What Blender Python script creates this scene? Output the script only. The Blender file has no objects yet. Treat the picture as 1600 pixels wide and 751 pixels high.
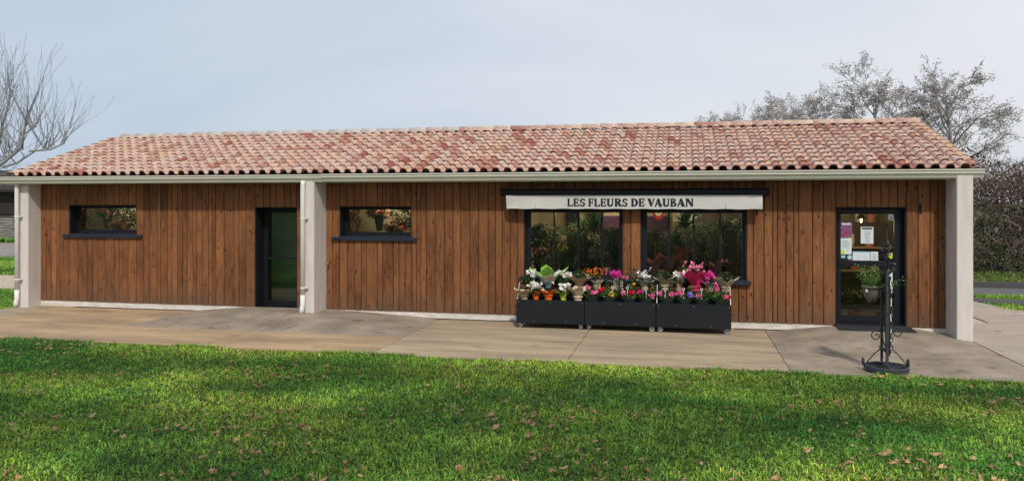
import bpy, math, random
import numpy as np
from mathutils import Vector, Matrix
R = math.radians
rnd = random.Random(7)
sc = bpy.context.scene
COL = sc.collection

# ------------------------------------------------------------------ camera
cam = bpy.data.cameras.new('camera'); camo = bpy.data.objects.new('camera', cam); COL.objects.link(camo)
camo.location = (0, -15.6, 2.42); camo.rotation_euler = (R(90), 0, R(12.26))
cam.sensor_width = 36; cam.lens = 1230/1600*36; cam.shift_y = -61.5/1600
cam.clip_start = .1; cam.clip_end = 3000
sc.camera = camo
# ------------------------------------------------------------------ light
SUN_EL, SUN_AZ = R(46), R(-20)        # azimuth: degrees left of straight-in-front-of-the-facade
sunv = Vector((-math.sin(SUN_AZ)*math.cos(SUN_EL), -math.cos(SUN_AZ)*math.cos(SUN_EL), math.sin(SUN_EL)))
sl = bpy.data.lights.new('sun', 'SUN'); sl.energy = 2.7; sl.angle = R(2.5); sl.color = (1, .93, .82)
so = bpy.data.objects.new('sun', sl); COL.objects.link(so); so.rotation_euler = sunv.to_track_quat('Z', 'Y').to_euler()
W = bpy.data.worlds.new('World'); sc.world = W; W.use_nodes = True
nt = W.node_tree; nt.nodes.clear()
def N(nt, t, **k):
    n = nt.nodes.new(t)
    for a, b in k.items(): setattr(n, a, b)
    return n
out = N(nt, 'ShaderNodeOutputWorld')
sky = N(nt, 'ShaderNodeTexSky', sky_type='NISHITA', sun_disc=False, sun_elevation=SUN_EL, sun_rotation=math.atan2(sunv.x, sunv.y), dust_density=3.0)
bg1 = N(nt, 'ShaderNodeBackground'); bg1.inputs[1].default_value = .1; nt.links.new(sky.outputs[0], bg1.inputs[0])
tc = N(nt, 'ShaderNodeTexCoord')
nz = N(nt, 'ShaderNodeTexNoise'); nz.inputs['Scale'].default_value = 1.6; nz.inputs['Detail'].default_value = 5; nz.inputs['Distortion'].default_value = .6
mp = N(nt, 'ShaderNodeMapping'); mp.inputs['Scale'].default_value = (1, 1, 3.5)
nt.links.new(tc.outputs['Generated'], mp.inputs[0]); nt.links.new(mp.outputs[0], nz.inputs['Vector'])
sx = N(nt, 'ShaderNodeSeparateXYZ'); nt.links.new(tc.outputs['Generated'], sx.inputs[0])
ma = N(nt, 'ShaderNodeMath', operation='MULTIPLY_ADD'); ma.inputs[1].default_value = .62; ma.inputs[2].default_value = .42
nt.links.new(sx.outputs[0], ma.inputs[0])
mb_ = N(nt, 'ShaderNodeMath', operation='MULTIPLY_ADD'); mb_.inputs[1].default_value = .95; nt.links.new(nz.outputs[0], mb_.inputs[0]); 
ms = N(nt, 'ShaderNodeMath', operation='SUBTRACT'); ms.inputs[1].default_value = .38
nt.links.new(ma.outputs[0], ms.inputs[0]); nt.links.new(ms.outputs[0], mb_.inputs[2])
cr = N(nt, 'ShaderNodeValToRGB'); cr.color_ramp.elements[0].position = 0.1; cr.color_ramp.elements[1].position = .95
cr.color_ramp.elements[0].color = (.545, .64, .77, 1); cr.color_ramp.elements[1].color = (.86, .87, .905, 1)
nt.links.new(mb_.outputs[0], cr.inputs[0])
bg2 = N(nt, 'ShaderNodeBackground'); bg2.inputs[1].default_value = 1.0; nt.links.new(cr.outputs[0], bg2.inputs[0])
mx = N(nt, 'ShaderNodeMixShader'); mx.inputs[0].default_value = .93
nt.links.new(bg1.outputs[0], mx.inputs[1]); nt.links.new(bg2.outputs[0], mx.inputs[2]); nt.links.new(mx.outputs[0], out.inputs[0])
sc.view_settings.view_transform = 'Standard'; sc.view_settings.look = 'None'; sc.view_settings.exposure = 0.0
sc.cycles.max_bounces = 6; sc.cycles.transparent_max_bounces = 12

# ------------------------------------------------------------------ materials
MATS = {}
def mat(name, c1, c2=None, scale=5, rough=.8, stretch=(1, 1, 1), bump=0, bscale=None, metal=0, detail=4, lo=.35, hi=.65,
        rand=0, spec=.3, trans=0, attr=None, emit=None, upn=0, speck=0):
    """principled material: two base colours mixed by world-space noise; rand = value spread per object"""
    m = bpy.data.materials.new(name); m.use_nodes = True; MATS[name] = m
    t = m.node_tree; b = t.nodes['Principled BSDF']; L = t.links.new
    b.inputs['Roughness'].default_value = rough; b.inputs['Metallic'].default_value = metal
    b.inputs['Specular IOR Level'].default_value = spec
    b.inputs['Base Color'].default_value = (*c1, 1)
    geo = N(t, 'ShaderNodeNewGeometry'); mpg = N(t, 'ShaderNodeMapping'); mpg.inputs['Scale'].default_value = stretch
    L(geo.outputs['Position'], mpg.inputs[0])
    col = None
    if c2 is not None:
        n = N(t, 'ShaderNodeTexNoise'); n.inputs['Scale'].default_value = scale; n.inputs['Detail'].default_value = detail
        L(mpg.outputs[0], n.inputs['Vector'])
        r = N(t, 'ShaderNodeMapRange'); r.inputs[1].default_value = lo; r.inputs[2].default_value = hi; L(n.outputs[0], r.inputs[0])
        mix = N(t, 'ShaderNodeMix', data_type='RGBA'); mix.inputs[6].default_value = (*c1, 1); mix.inputs[7].default_value = (*c2, 1)
        L(r.outputs[0], mix.inputs[0]); col = mix.outputs[2]
    if attr:
        a = N(t, 'ShaderNodeAttribute', attribute_name=attr)
        mix = N(t, 'ShaderNodeMix', data_type='RGBA', blend_type='MULTIPLY'); mix.inputs[0].default_value = 1
        if col is not None: L(col, mix.inputs[6])
        else: mix.inputs[6].default_value = (*c1, 1)
        L(a.outputs['Color'], mix.inputs[7]); col = mix.outputs[2]
    if speck:   # aggregate grit and small dark stains
        ns = N(t, 'ShaderNodeTexNoise'); ns.inputs['Scale'].default_value = 38; ns.inputs['Detail'].default_value = 3; L(geo.outputs['Position'], ns.inputs['Vector'])
        rs = N(t, 'ShaderNodeMapRange'); rs.inputs[1].default_value = .3; rs.inputs[2].default_value = .7; rs.inputs[3].default_value = 1-speck; rs.inputs[4].default_value = 1+speck; L(ns.outputs[0], rs.inputs[0])
        n5 = N(t, 'ShaderNodeTexNoise'); n5.inputs['Scale'].default_value = 3.2; n5.inputs['Detail'].default_value = 8; n5.inputs['Distortion'].default_value = .8; L(mpg.outputs[0], n5.inputs['Vector'])
        r5 = N(t, 'ShaderNodeMapRange'); r5.inputs[1].default_value = .28; r5.inputs[2].default_value = .42; r5.inputs[3].default_value = .62; r5.inputs[4].default_value = 1; L(n5.outputs[0], r5.inputs[0])
        mm = N(t, 'ShaderNodeMath', operation='MULTIPLY'); L(rs.outputs[0], mm.inputs[0]); L(r5.outputs[0], mm.inputs[1])
        vm = N(t, 'ShaderNodeVectorMath', operation='SCALE'); L(col, vm.inputs[0]); L(mm.outputs[0], vm.inputs['Scale']); col = vm.outputs[0]
    if rand:
        oi = N(t, 'ShaderNodeObjectInfo'); h = N(t, 'ShaderNodeHueSaturation')
        r2 = N(t, 'ShaderNodeMapRange'); r2.inputs[3].default_value = 1-rand; r2.inputs[4].default_value = 1+rand
        L(oi.outputs['Random'], r2.inputs[0]); L(r2.outputs[0], h.inputs['Value'])
        if col is not None: L(col, h.inputs['Color'])
        else: h.inputs['Color'].default_value = (*c1, 1)
        col = h.outputs[0]
    if col is not None: L(col, b.inputs['Base Color'])
    if bump:
        n2 = N(t, 'ShaderNodeTexNoise'); n2.inputs['Scale'].default_value = bscale or scale*4; n2.inputs['Detail'].default_value = 5
        L(mpg.outputs[0], n2.inputs['Vector'])
        bp = N(t, 'ShaderNodeBump'); bp.inputs['Strength'].default_value = bump; bp.inputs['Distance'].default_value = .02
        L(n2.outputs[0], bp.inputs['Height']); L(bp.outputs[0], b.inputs['Normal'])
    if trans:
        tr = N(t, 'ShaderNodeBsdfTranslucent'); mxs = N(t, 'ShaderNodeMixShader'); mxs.inputs[0].default_value = trans
        if col is not None: L(col, tr.inputs[0])
        else: tr.inputs[0].default_value = (*c1, 1)
        L(b.outputs[0], mxs.inputs[1]); L(tr.outputs[0], mxs.inputs[2]); L(mxs.outputs[0], t.nodes['Material Output'].inputs[0])
    if upn:   # lawn blades are many leaf facets at all angles: soften their normals towards the tuft's
        va = N(t, 'ShaderNodeVectorMath', operation='ADD'); va.inputs[1].default_value = (0, 0, upn); L(geo.outputs['Normal'], va.inputs[0])
        vn = N(t, 'ShaderNodeVectorMath', operation='NORMALIZE'); L(va.outputs[0], vn.inputs[0]); L(vn.outputs[0], b.inputs['Normal'])
    if emit:
        b.inputs['Emission Color'].default_value = (*c1, 1); b.inputs['Emission Strength'].default_value = emit
    return m

def wood_mat(name):
    m = bpy.data.materials.new(name); m.use_nodes = True; MATS[name] = m
    t = m.node_tree; b = t.nodes['Principled BSDF']; L = t.links.new
    b.inputs['Roughness'].default_value = .7; b.inputs['Specular IOR Level'].default_value = .25
    geo = N(t, 'ShaderNodeNewGeometry'); oi = N(t, 'ShaderNodeObjectInfo')
    off = N(t, 'ShaderNodeVectorMath', operation='SCALE'); off.inputs[0].default_value = (37, 11, 23); L(oi.outputs['Random'], off.inputs['Scale'])
    add = N(t, 'ShaderNodeVectorMath', operation='ADD'); L(geo.outputs['Position'], add.inputs[0]); L(off.outputs[0], add.inputs[1])
    def noise(sc_, st, d=4, dist=0):
        mp = N(t, 'ShaderNodeMapping'); mp.inputs['Scale'].default_value = st; L(add.outputs[0], mp.inputs[0])
        n = N(t, 'ShaderNodeTexNoise'); n.inputs['Scale'].default_value = sc_; n.inputs['Detail'].default_value = d; n.inputs['Distortion'].default_value = dist
        L(mp.outputs[0], n.inputs['Vector']); return n.outputs[0]
    g = noise(9, (4, 4, .35), 5, .9)       # long grain streaks
    cl = noise(1.3, (1, 1, .55), 3)        # broad stain variation
    r = N(t, 'ShaderNodeValToRGB'); e = r.color_ramp.elements
    e[0].position = .34; e[0].color = (.078, .030, .012, 1); e[1].position = .70; e[1].color = (.305, .133, .050, 1)
    k = e.new(.50); k.color = (.19, .075, .029, 1)
    mxv = N(t, 'ShaderNodeMath', operation='MULTIPLY_ADD'); mxv.inputs[1].default_value = .55; L(g, mxv.inputs[0])
    s2 = N(t, 'ShaderNodeMath', operation='MULTIPLY'); s2.inputs[1].default_value = .45; L(cl, s2.inputs[0]); L(s2.outputs[0], mxv.inputs[2])
    L(mxv.outputs[0], r.inputs[0])
    # knots: dark ovals
    mpk = N(t, 'ShaderNodeMapping'); mpk.inputs['Scale'].default_value = (7.5, 0.01, 4.2); L(add.outputs[0], mpk.inputs[0])
    v = N(t, 'ShaderNodeTexVoronoi'); v.inputs['Scale'].default_value = 1; v.inputs['Randomness'].default_value = 1; L(mpk.outputs[0], v.inputs['Vector'])
    kr = N(t, 'ShaderNodeMapRange'); kr.inputs[1].default_value = .06; kr.inputs[2].default_value = .20; L(v.outputs['Distance'], kr.inputs[0])
    thin = N(t, 'ShaderNodeSeparateColor'); L(v.outputs['Color'], thin.inputs[0])
    gt = N(t, 'ShaderNodeMath', operation='GREATER_THAN'); gt.inputs[1].default_value = .62; L(thin.outputs[0], gt.inputs[0])
    mxk = N(t, 'ShaderNodeMath', operation='MAXIMUM'); L(kr.outputs[0], mxk.inputs[0]); L(gt.outputs[0], mxk.inputs[1])
    mixk = N(t, 'ShaderNodeMix', data_type='RGBA'); mixk.inputs[6].default_value = (.035, .012, .005, 1); L(mxk.outputs[0], mixk.inputs[0]); L(r.outputs[0], mixk.inputs[7])
    h = N(t, 'ShaderNodeHueSaturation'); r2 = N(t, 'ShaderNodeMapRange'); r2.inputs[3].default_value = .85; r2.inputs[4].default_value = 1.14
    L(oi.outputs['Random'], r2.inputs[0]); L(r2.outputs[0], h.inputs['Value']); L(mixk.outputs[2], h.inputs['Color']); L(h.outputs[0], b.inputs['Base Color'])
    # splash staining that greys the board feet, with a ragged upper edge
    sp = N(t, 'ShaderNodeSeparateXYZ'); L(geo.outputs['Position'], sp.inputs[0]); n3 = noise(2.2, (1, 1, .6), 5)
    m3 = N(t, 'ShaderNodeMath', operation='MULTIPLY_ADD'); m3.inputs[1].default_value = -.9; L(n3, m3.inputs[0]); L(sp.outputs[2], m3.inputs[2])
    r3 = N(t, 'ShaderNodeMapRange'); r3.inputs[1].default_value = -.35; r3.inputs[2].default_value = .15; r3.inputs[3].default_value = .55; r3.inputs[4].default_value = 0; L(m3.outputs[0], r3.inputs[0])
    m4 = N(t, 'ShaderNodeMix', data_type='RGBA'); m4.inputs[7].default_value = (.10, .072, .05, 1); L(r3.outputs[0], m4.inputs[0]); L(h.outputs[0], m4.inputs[6]); L(m4.outputs[2], b.inputs['Base Color'])
    bp = N(t, 'ShaderNodeBump'); bp.inputs['Strength'].default_value = .35; bp.inputs['Distance'].default_value = .01; L(g, bp.inputs['Height']); L(bp.outputs[0], b.inputs['Normal'])
    return m

def glass_mat(name, tint=(1, 1, 1), refl=1.0):
    m = bpy.data.materials.new(name); m.use_nodes = True; MATS[name] = m
    t = m.node_tree; t.nodes.clear(); L = t.links.new
    o = N(t, 'ShaderNodeOutputMaterial'); tr = N(t, 'ShaderNodeBsdfTransparent'); tr.inputs[0].default_value = (*tint, 1)
    gl = N(t, 'ShaderNodeBsdfGlossy'); gl.inputs['Roughness'].default_value = .03; gl.inputs[0].default_value = (refl, refl, refl, 1)
    fr = N(t, 'ShaderNodeFresnel'); fr.inputs[0].default_value = 1.5
    mxs = N(t, 'ShaderNodeMixShader'); L(fr.outputs[0], mxs.inputs[0]); L(tr.outputs[0], mxs.inputs[1]); L(gl.outputs[0], mxs.inputs[2]); L(mxs.outputs[0], o.inputs[0])
    return m

wood_mat('wood'); glass_mat('glass', (.90, .94, .92), .4); glass_mat('dark_glass', (.8, .88, .82), .9)
mat('batten', (.02, .012, .008)); mat('white_plaster', (.63, .585, .56), (.53, .485, .45), 2.5, stretch=(3, 3, .6), lo=.45, hi=.8, bump=.3, bscale=60)
mat('plinth', (.72, .68, .64), (.55, .50, .45), 4, stretch=(1, 1, 4)); mat('pvc', (.70, .71, .70), rough=.45)
mat('gutter', (.62, .62, .54), (.57, .57, .50), 2, rough=.4, metal=0); mat('soffit', (.3, .27, .24))
mat('anthracite', (.008, .0105, .016), rough=.5, spec=.22); mat('anthracite_dull', (.006, .007, .010), rough=.7)
mat('sill', (.020, .028, .045), (.014, .020, .032), 8, rough=.5)
mat('cart_black', (.008, .0105, .014), (.012, .0145, .018), 2.5, rough=.45, spec=.25)
mat('galvanised', (.55, .56, .57), rough=.4, metal=.6); mat('rubber', (.04, .04, .042), rough=.7); mat('caster_white', (.55, .55, .56), rough=.4); mat('caster_grey', (.16, .16, .165), rough=.6)
mat('slab_tan', (.48, .345, .205), (.27, .195, .125), .9, stretch=(.5, 2.0, 1), bump=.3, bscale=25, lo=.3, hi=.7, detail=9, speck=.16)
mat('slab_tan_grey', (.45, .35, .235), (.26, .205, .145), 1.1, stretch=(.45, 2.2, 1), bump=.3, bscale=25, lo=.3, hi=.7, detail=9, speck=.16)
mat('slab_grey', (.36, .295, .23), (.20, .165, .13), 1.5, bump=.5, bscale=40, lo=.3, hi=.7, detail=9, speck=.16)
mat('slab_pale', (.40, .34, .285), (.32, .27, .225), 1.0, bump=.3, bscale=30, lo=.3, hi=.7, detail=9, speck=.16)
mat('joint', (.09, .075, .06)); mat('drain', (.05, .055, .06), rough=.5, metal=.5); mat('mat_black', (.03, .03, .033), (.045, .045, .048), 60, rough=.95)
mat('asphalt', (.13, .13, .135), (.10, .10, .105), 20, bump=.3, bscale=80); mat('asphalt_dark', (.06, .06, .066), (.08, .08, .085), 20)
mat('kerb', (.25, .24, .235), (.18, .18, .17), 6); mat('gravel_grey', (.17, .155, .145), (.32, .29, .26), 9, detail=8, bump=.6, bscale=30)
mat('gravel_pale', (.52, .45, .34), (.36, .31, .23), 12, detail=8, bump=.6, bscale=30)
mat('soil', (.035, .06, .016), (.06, .075, .025), 6)
mat('field', (.06, .11, .025), (.10, .14, .035), .8, detail=8)
mat('grass', (.31, .46, .062), (.085, .25, .035), .5, stretch=(.5, 1.15, 1), lo=.38, hi=.62, detail=6, attr='tint', trans=.25, upn=.9, rough=.6, spec=.2)  # sunlit and shaded grass tones painted into the colour as streaked patches
mat('grass_rough', (.16, .20, .05), (.08, .14, .03), 1.2, attr='tint', trans=.3)
mat('dead_leaf', (.70, .44, .24), (.38, .21, .12), 14, rough=.8, rand=.3, trans=.15)
mat('navy_print', (.012, .018, .03)); mat('awning_fabric', (.57, .56, .545), (.52, .51, .495), 3, bump=.2, bscale=4)
mat('kraft', (.50, .36, .23), (.38, .27, .17), 12); mat('kraft_light', (.62, .50, .36), (.5, .4, .28), 12)
mat('orange_paper', (.80, .16, .02), (.62, .10, .015), 10); mat('lime_paper', (.42, .50, .05)); mat('olive_paper', (.22, .25, .05))
mat('pink_paper', (.82, .06, .20), (.62, .03, .13), 14, trans=.25); mat('white_paper', (.75, .76, .74), (.62, .68, .62), 12, trans=.2); mat('green_paper', (.36, .62, .12), (.22, .48, .07), 12, trans=.3)
mat('white_petal', (.82, .82, .80)); mat('pink_petal', (.78, .16, .36)); mat('magenta_petal', (.70, .04, .36)); mat('red_petal', (.62, .02, .03))
mat('orange_petal', (.80, .16, .02)); mat('yellow_petal', (.80, .52, .03)); mat('violet_petal', (.25, .18, .62)); mat('lily_petal', (.80, .34, .46), (.72, .14, .30), 30)
mat('peach_petal', (.62, .30, .17)); mat('rose_petal', (.56, .20, .17)); mat('wine_petal', (.16, .02, .03)); mat('dry_cream', (.42, .36, .24)); mat('straw_seed', (.40, .32, .20))
mat('foliage', (.045, .085, .025), (.025, .05, .015), 12, trans=.15); mat('foliage_fresh', (.08, .21, .03), (.05, .13, .02), 12, trans=.2)
mat('foliage_dark', (.024, .044, .018), (.04, .065, .024), 12); mat('variegated', (.28, .33, .16), (.09, .15, .05), 30); mat('palm_green', (.08, .30, .045), trans=.2)
mat('shoot_green', (.24, .34, .10), trans=.3); mat('heather', (.34, .22, .16)); mat('ivy', (.018, .028, .011), (.04, .05, .02), 3, trans=.1); mat('twig', (.21, .155, .13), (.10, .07, .058), 4)
mat('clay', (.52, .17, .09)); mat('pot_dark', (.02, .03, .025), rough=.4); mat('pot_taupe', (.15, .12, .115), rough=.5); mat('pot_white', (.62, .62, .62), rough=.3); mat('pot_pinkish', (.45, .27, .2))
mat('wrought_iron', (.035, .038, .047), (.075, .08, .09), 30, rough=.5, metal=.3); mat('white_paint', (.72, .73, .75), rough=.5)
mat('cream_wall', (.68, .58, .40), (.62, .52, .35), 2); mat('purple', (.13, .06, .13)); mat('stone_wall', (.25, .21, .16), (.14, .12, .09), 3, stretch=(1, 1, 5)); mat('dark_wood', (.05, .03, .02)); mat('shop_floor', (.16, .14, .12))
mat('red_deco', (.45, .02, .03)); mat('slate', (.03, .03, .035)); mat('frame_oak', (.30, .18, .09))
mat('reflection_green', (.30, .38, .25)); mat('blue_floor', (.55, .57, .68)); mat('bulb', (1, .55, .2), emit=14); mat('bark_pale', (.27, .275, .285), (.19, .195, .205), 6); mat('bark_haze', (.27, .25, .25), (.22, .205, .21), 6)
mat('brown_leaf_haze', (.33, .295, .28), (.40, .36, .34), 2)  # this leaf tone and bark_haze are paled to carry the distance haze
mat('barn_dark', (.022, .018, .016), (.035, .028, .024), 5); mat('barn_board', (.30, .285, .26), (.16, .15, .14), 2, stretch=(1, 1, 8)); mat('barn_roof', (.30, .29, .28), (.22, .21, .2), 3); mat('hedge_brown', (.045, .032, .026), (.03, .024, .02), 3); mat('far_green', (.035, .06, .025))
mat('brass', (.5, .35, .15), rough=.35, metal=.8); mat('lime_sticker', (.55, .65, .05)); mat('teal', (.04, .22, .30)); mat('poster_purple', (.10, .07, .16), (.35, .12, .2), 22, lo=.45, hi=.6); mat('poster_white', (.62, .68, .70)); mat('poster_blue', (.35, .55, .68)); mat('print_grey', (.22, .27, .3))
TILE = []
for i, (a, b2, w) in enumerate([((.59, .45, .37), (.44, .26, .20), 6), ((.55, .40, .335), (.40, .22, .175), 6), ((.50, .37, .315), (.38, .215, .175), 4), ((.58, .41, .30), (.43, .24, .17), 2.2),
                                ((.43, .25, .20), (.32, .14, .105), 3.0), ((.31, .12, .09), (.41, .20, .15), .8), ((.53, .44, .385), (.42, .28, .235), 2.6), ((.26, .085, .065), (.34, .14, .105), .3)]):
    mat('terracotta_%s' % 'abcdefgh'[i], a, b2, 16, lo=.40, hi=.66, rough=.85, bump=.25, bscale=50, spec=.15); TILE.append(('terracotta_%s' % 'abcdefgh'[i], w))
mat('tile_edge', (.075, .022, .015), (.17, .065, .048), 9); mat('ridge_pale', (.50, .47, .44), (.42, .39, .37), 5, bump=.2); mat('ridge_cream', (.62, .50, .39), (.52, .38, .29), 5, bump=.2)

# ------------------------------------------------------------------ mesh builder
class MB:
    def __init__(s): s.v = []; s.f = []; s.m = []; s.mats = []
    def mi(s, m):
        if m not in s.mats: s.mats.append(m)
        return s.mats.index(m)
    def add(s, vs, fs, m):
        o = len(s.v); s.v.extend(vs); k = s.mi(m)
        for f in fs: s.f.append([i+o for i in f]); s.m.append(k)
    def box(s, x0, y0, z0, x1, y1, z1, m):
        s.add([(x0, y0, z0), (x1, y0, z0), (x1, y1, z0), (x0, y1, z0), (x0, y0, z1), (x1, y0, z1), (x1, y1, z1), (x0, y1, z1)],
              [(0, 3, 2, 1), (4, 5, 6, 7), (0, 1, 5, 4), (1, 2, 6, 5), (2, 3, 7, 6), (3, 0, 4, 7)], m)
    def tube(s, pts, rs, m, n=6, cap=True):
        pts = [Vector(p) for p in pts]
        if not hasattr(rs, '__len__'): rs = [rs]*len(pts)
        vs = []; up = None
        for i, p in enumerate(pts):
            d = (pts[min(i+1, len(pts)-1)]-pts[max(i-1, 0)])
            d = d.normalized() if d.length > 1e-9 else Vector((0, 0, 1))
            if up is None: up = d.orthogonal().normalized()
            a = (up-d*up.dot(d)); a = a.normalized() if a.length > 1e-6 else d.orthogonal().normalized(); up = a; b = d.cross(a)
            for k in range(n):
                t = 2*math.pi*k/n; vs.append(p+(a*math.cos(t)+b*math.sin(t))*rs[i])
        fs = []
        for i in range(len(pts)-1):
            for k in range(n): fs.append((i*n+k, i*n+(k+1) % n, (i+1)*n+(k+1) % n, (i+1)*n+k))
        if cap: fs.append(tuple(range(n-1, -1, -1))); fs.append(tuple(range((len(pts)-1)*n, len(pts)*n)))
        s.add([tuple(v) for v in vs], fs, m)
    def lathe(s, prof, m, c=(0, 0, 0), n=16, sx=1, sy=1, ruf=None):
        vs = []; fs = []
        for j, (r, z) in enumerate(prof):
            for k in range(n):
                t = 2*math.pi*k/n; q = ruf[j]*math.cos(t*5+j)+ruf[j]*.6*math.cos(t*8+1) if ruf else 0
                vs.append((c[0]+(r+q)*math.cos(t)*sx, c[1]+(r+q)*math.sin(t)*sy, c[2]+z+(q*1.2 if ruf else 0)))
        for j in range(len(prof)-1):
            for k in range(n): fs.append((j*n+k, j*n+(k+1) % n, (j+1)*n+(k+1) % n, (j+1)*n+k))
        s.add(vs, fs, m)
    def disc(s, c, r, m, n=12, axis=2):
        vs = []
        for k in range(n):
            t = 2*math.pi*k/n; a, b = r*math.cos(t), r*math.sin(t)
            vs.append((c[0]+a, c[1]+b, c[2]) if axis == 2 else (c[0]+a, c[1], c[2]+b) if axis == 1 else (c[0], c[1]+a, c[2]+b))
        s.add(vs, [tuple(range(n))], m)
    def leaves(s, c, rad, n, size, mats, shell=0, rng=rnd, flat=.0, zmin=None):
        for _ in range(n):
            while 1:
                p = Vector((rng.uniform(-1, 1), rng.uniform(-1, 1), rng.uniform(-1, 1)))
                if shell < p.length < 1: break
            q = Vector((c[0]+p.x*rad[0], c[1]+p.y*rad[1], c[2]+p.z*rad[2]))
            if zmin is not None and q.z < zmin: continue
            d = (p.normalized()+Vector((rng.gauss(0, .5), rng.gauss(0, .5), rng.gauss(0, .5)+flat))).normalized()
            w = d.orthogonal().normalized(); w = Matrix.Rotation(rng.uniform(0, 6.3), 3, d) @ w; l = size*rng.uniform(.6, 1.3)
            u = (d*.5+w*.2).normalized() if rng.random() < .5 else w.cross(d)
            sd = u.cross(w).normalized()*l*.32
            s.add([tuple(q-u*l*.5), tuple(q+sd), tuple(q+u*l*.5), tuple(q-sd)], [(0, 1, 2, 3)], rng.choice(mats))
    def strap(s, base, az, length, width, rise, droop, m, seg=5):
        ca, sa = math.cos(az), math.sin(az); vs = []; fs = []
        for i in range(seg+1):
            t = i/seg; h = length*t; x = h*math.cos(rise)*(1-.0*t); z = h*math.sin(rise)-droop*length*t*t
            w = width*(1-t)**.7*.5*(0.4+1.2*min(1, t*4)) if t < 1 else 0
            px, py, pz = base[0]+x*ca, base[1]+x*sa, base[2]+z
            vs += [(px-sa*w, py+ca*w, pz), (px+sa*w, py-ca*w, pz)]
        for i in range(seg): fs.append((2*i, 2*i+1, 2*i+3, 2*i+2))
        s.add(vs, fs, m)
    def build(s, name, parent=None, smooth=False, loc=(0, 0, 0)):
        me = bpy.data.meshes.new(name); me.from_pydata([tuple(v) for v in s.v], [], s.f); me.update()
        for m in s.mats: me.materials.append(MATS[m])
        me.polygons.foreach_set('material_index', s.m)
        if smooth: me.polygons.foreach_set('use_smooth', [True]*len(s.f))
        o = bpy.data.objects.new(name, me); COL.objects.link(o); o.location = loc
        if parent: o.parent = parent
        return o
def tag(o, label=None, cat=None, group=None, kind=None):
    if label: o['label'] = label
    if cat: o['category'] = cat
    if group: o['group'] = group
    if kind: o['kind'] = kind
    return o
def thing(name, label, cat, loc=(0, 0, 0), group=None, rz=0):
    o = bpy.data.objects.new(name, None); COL.objects.link(o); o.location = loc; o.rotation_euler.z = rz; o.empty_display_size = .1
    return tag(o, label, cat, group)
def box(name, b, m, parent=None):
    a = MB(); a.box(*b, m); return a.build(name, parent)
def copy_mesh(o, parent=None, loc=None):
    c = o.copy(); COL.objects.link(c)
    if parent is not None: c.parent = parent
    if loc is not None: c.location = loc
    return c

# ------------------------------------------------------------------ ground
def sheet(name, poly, z, m, parent=None, kind='structure'):
    a = MB(); a.add([(x, y, z) for x, y in poly], [tuple(range(len(poly)))], m); o = a.build(name, parent)
    if kind: o['kind'] = kind
    return o
sheet('ground', [(-400, -300), (400, -300), (400, 700), (-400, 700)], -.035, 'field')
sheet('lawn', [(-40, -30), (40, -30), (40, -3.86), (-40, -3.86)], -.028, 'soil')
sheet('sand_path', [(-45, 2.8), (-15.3, 2.8), (-15.3, 6.2), (-45, 6.4)], -.02, 'gravel_pale')
sheet('gravel_yard', [(-90, 14.2), (-10, 13.6), (-10, 23), (-90, 23.6)], -.02, 'gravel_grey')
box('kerb', (-90, 12.9, -.03, -10, 14.15, .06), 'kerb')['kind'] = 'structure'
sheet('road', [(5.5, 7.0), (60, 5.0), (60, 7.4), (5.5, 9.0)], -.02, 'asphalt')
sheet('asphalt_path', [(5.2, 5.45), (6.9, 5.45), (12, 3.5), (30, 0), (30, 2), (12, 5.0), (6.8, 6.3), (5.2, 6.4)], -.016, 'asphalt_dark')
box('road_kerb', (5.5, 9.05, -.03, 60, 9.3, .12), 'asphalt_dark')['kind'] = 'structure'

def ramp(x, y):
    z = 0
    for a, b, l, r, h in ((-9.25, -7.3, 1.3, 2.4, .12), (2.7, 4.1, .9, .75, .10)):
        side = 1-max(0, (a-x)/l, (x-b)/r); fwd = 1-max(0, (-.55-y))/1.75 if h > .11 else 1-max(0, (-.25-y))/1.9
        z = max(z, h*min(side, fwd, 1))
    return max(z, 0)
pav = MB(); pav.box(-17.2, -3.87, -.12, -15.0, -.91, -.02, 'joint'); pav.box(-14.998, -3.87, -.12, 4.9, -.02, -.02, 'joint'); pav = pav.build('pavement'); pav['kind'] = 'structure'
def slab(x0, x1, y0, y1, m, m_ramp='slab_grey'):
    a = MB(); g = .006; nx = max(2, int((x1-x0)/.14)); ny = max(2, int((y1-y0)/.14)); P = {}
    xs = [x0+g+(x1-x0-2*g)*i/nx for i in range(nx+1)]; ys = [y0+g+(y1-y0-2*g)*j/ny for j in range(ny+1)]
    vs = [(x, y, ramp(x, y)) for y in ys for x in xs]; W1 = nx+1
    f1 = []; f2 = []
    for j in range(ny):
        for i in range(nx):
            q = (j*W1+i, j*W1+i+1, (j+1)*W1+i+1, (j+1)*W1+i)
            (f2 if max(vs[k][2] for k in q) > .004 else f1).append(q)
    a.add(vs, f1+f2, m); k = a.mi(m_ramp)
    for i in range(len(f1), len(f1)+len(f2)): a.m[i] = k
    # skirt
    rim = [j for j in range(W1)]+[j*W1+nx for j in range(1, ny+1)]+[ny*W1+i for i in range(nx-1, -1, -1)]+[j*W1 for j in range(ny-1, 0, -1)]
    n = len(rim); base = len(a.v)
    a.v += [(vs[i][0], vs[i][1], -.1) for i in rim]
    for i in range(n): a.f.append([rim[i], base+i, base+(i+1) % n, rim[(i+1) % n]]); a.m.append(0)
    return a.build('concrete_slab', pav)
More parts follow.
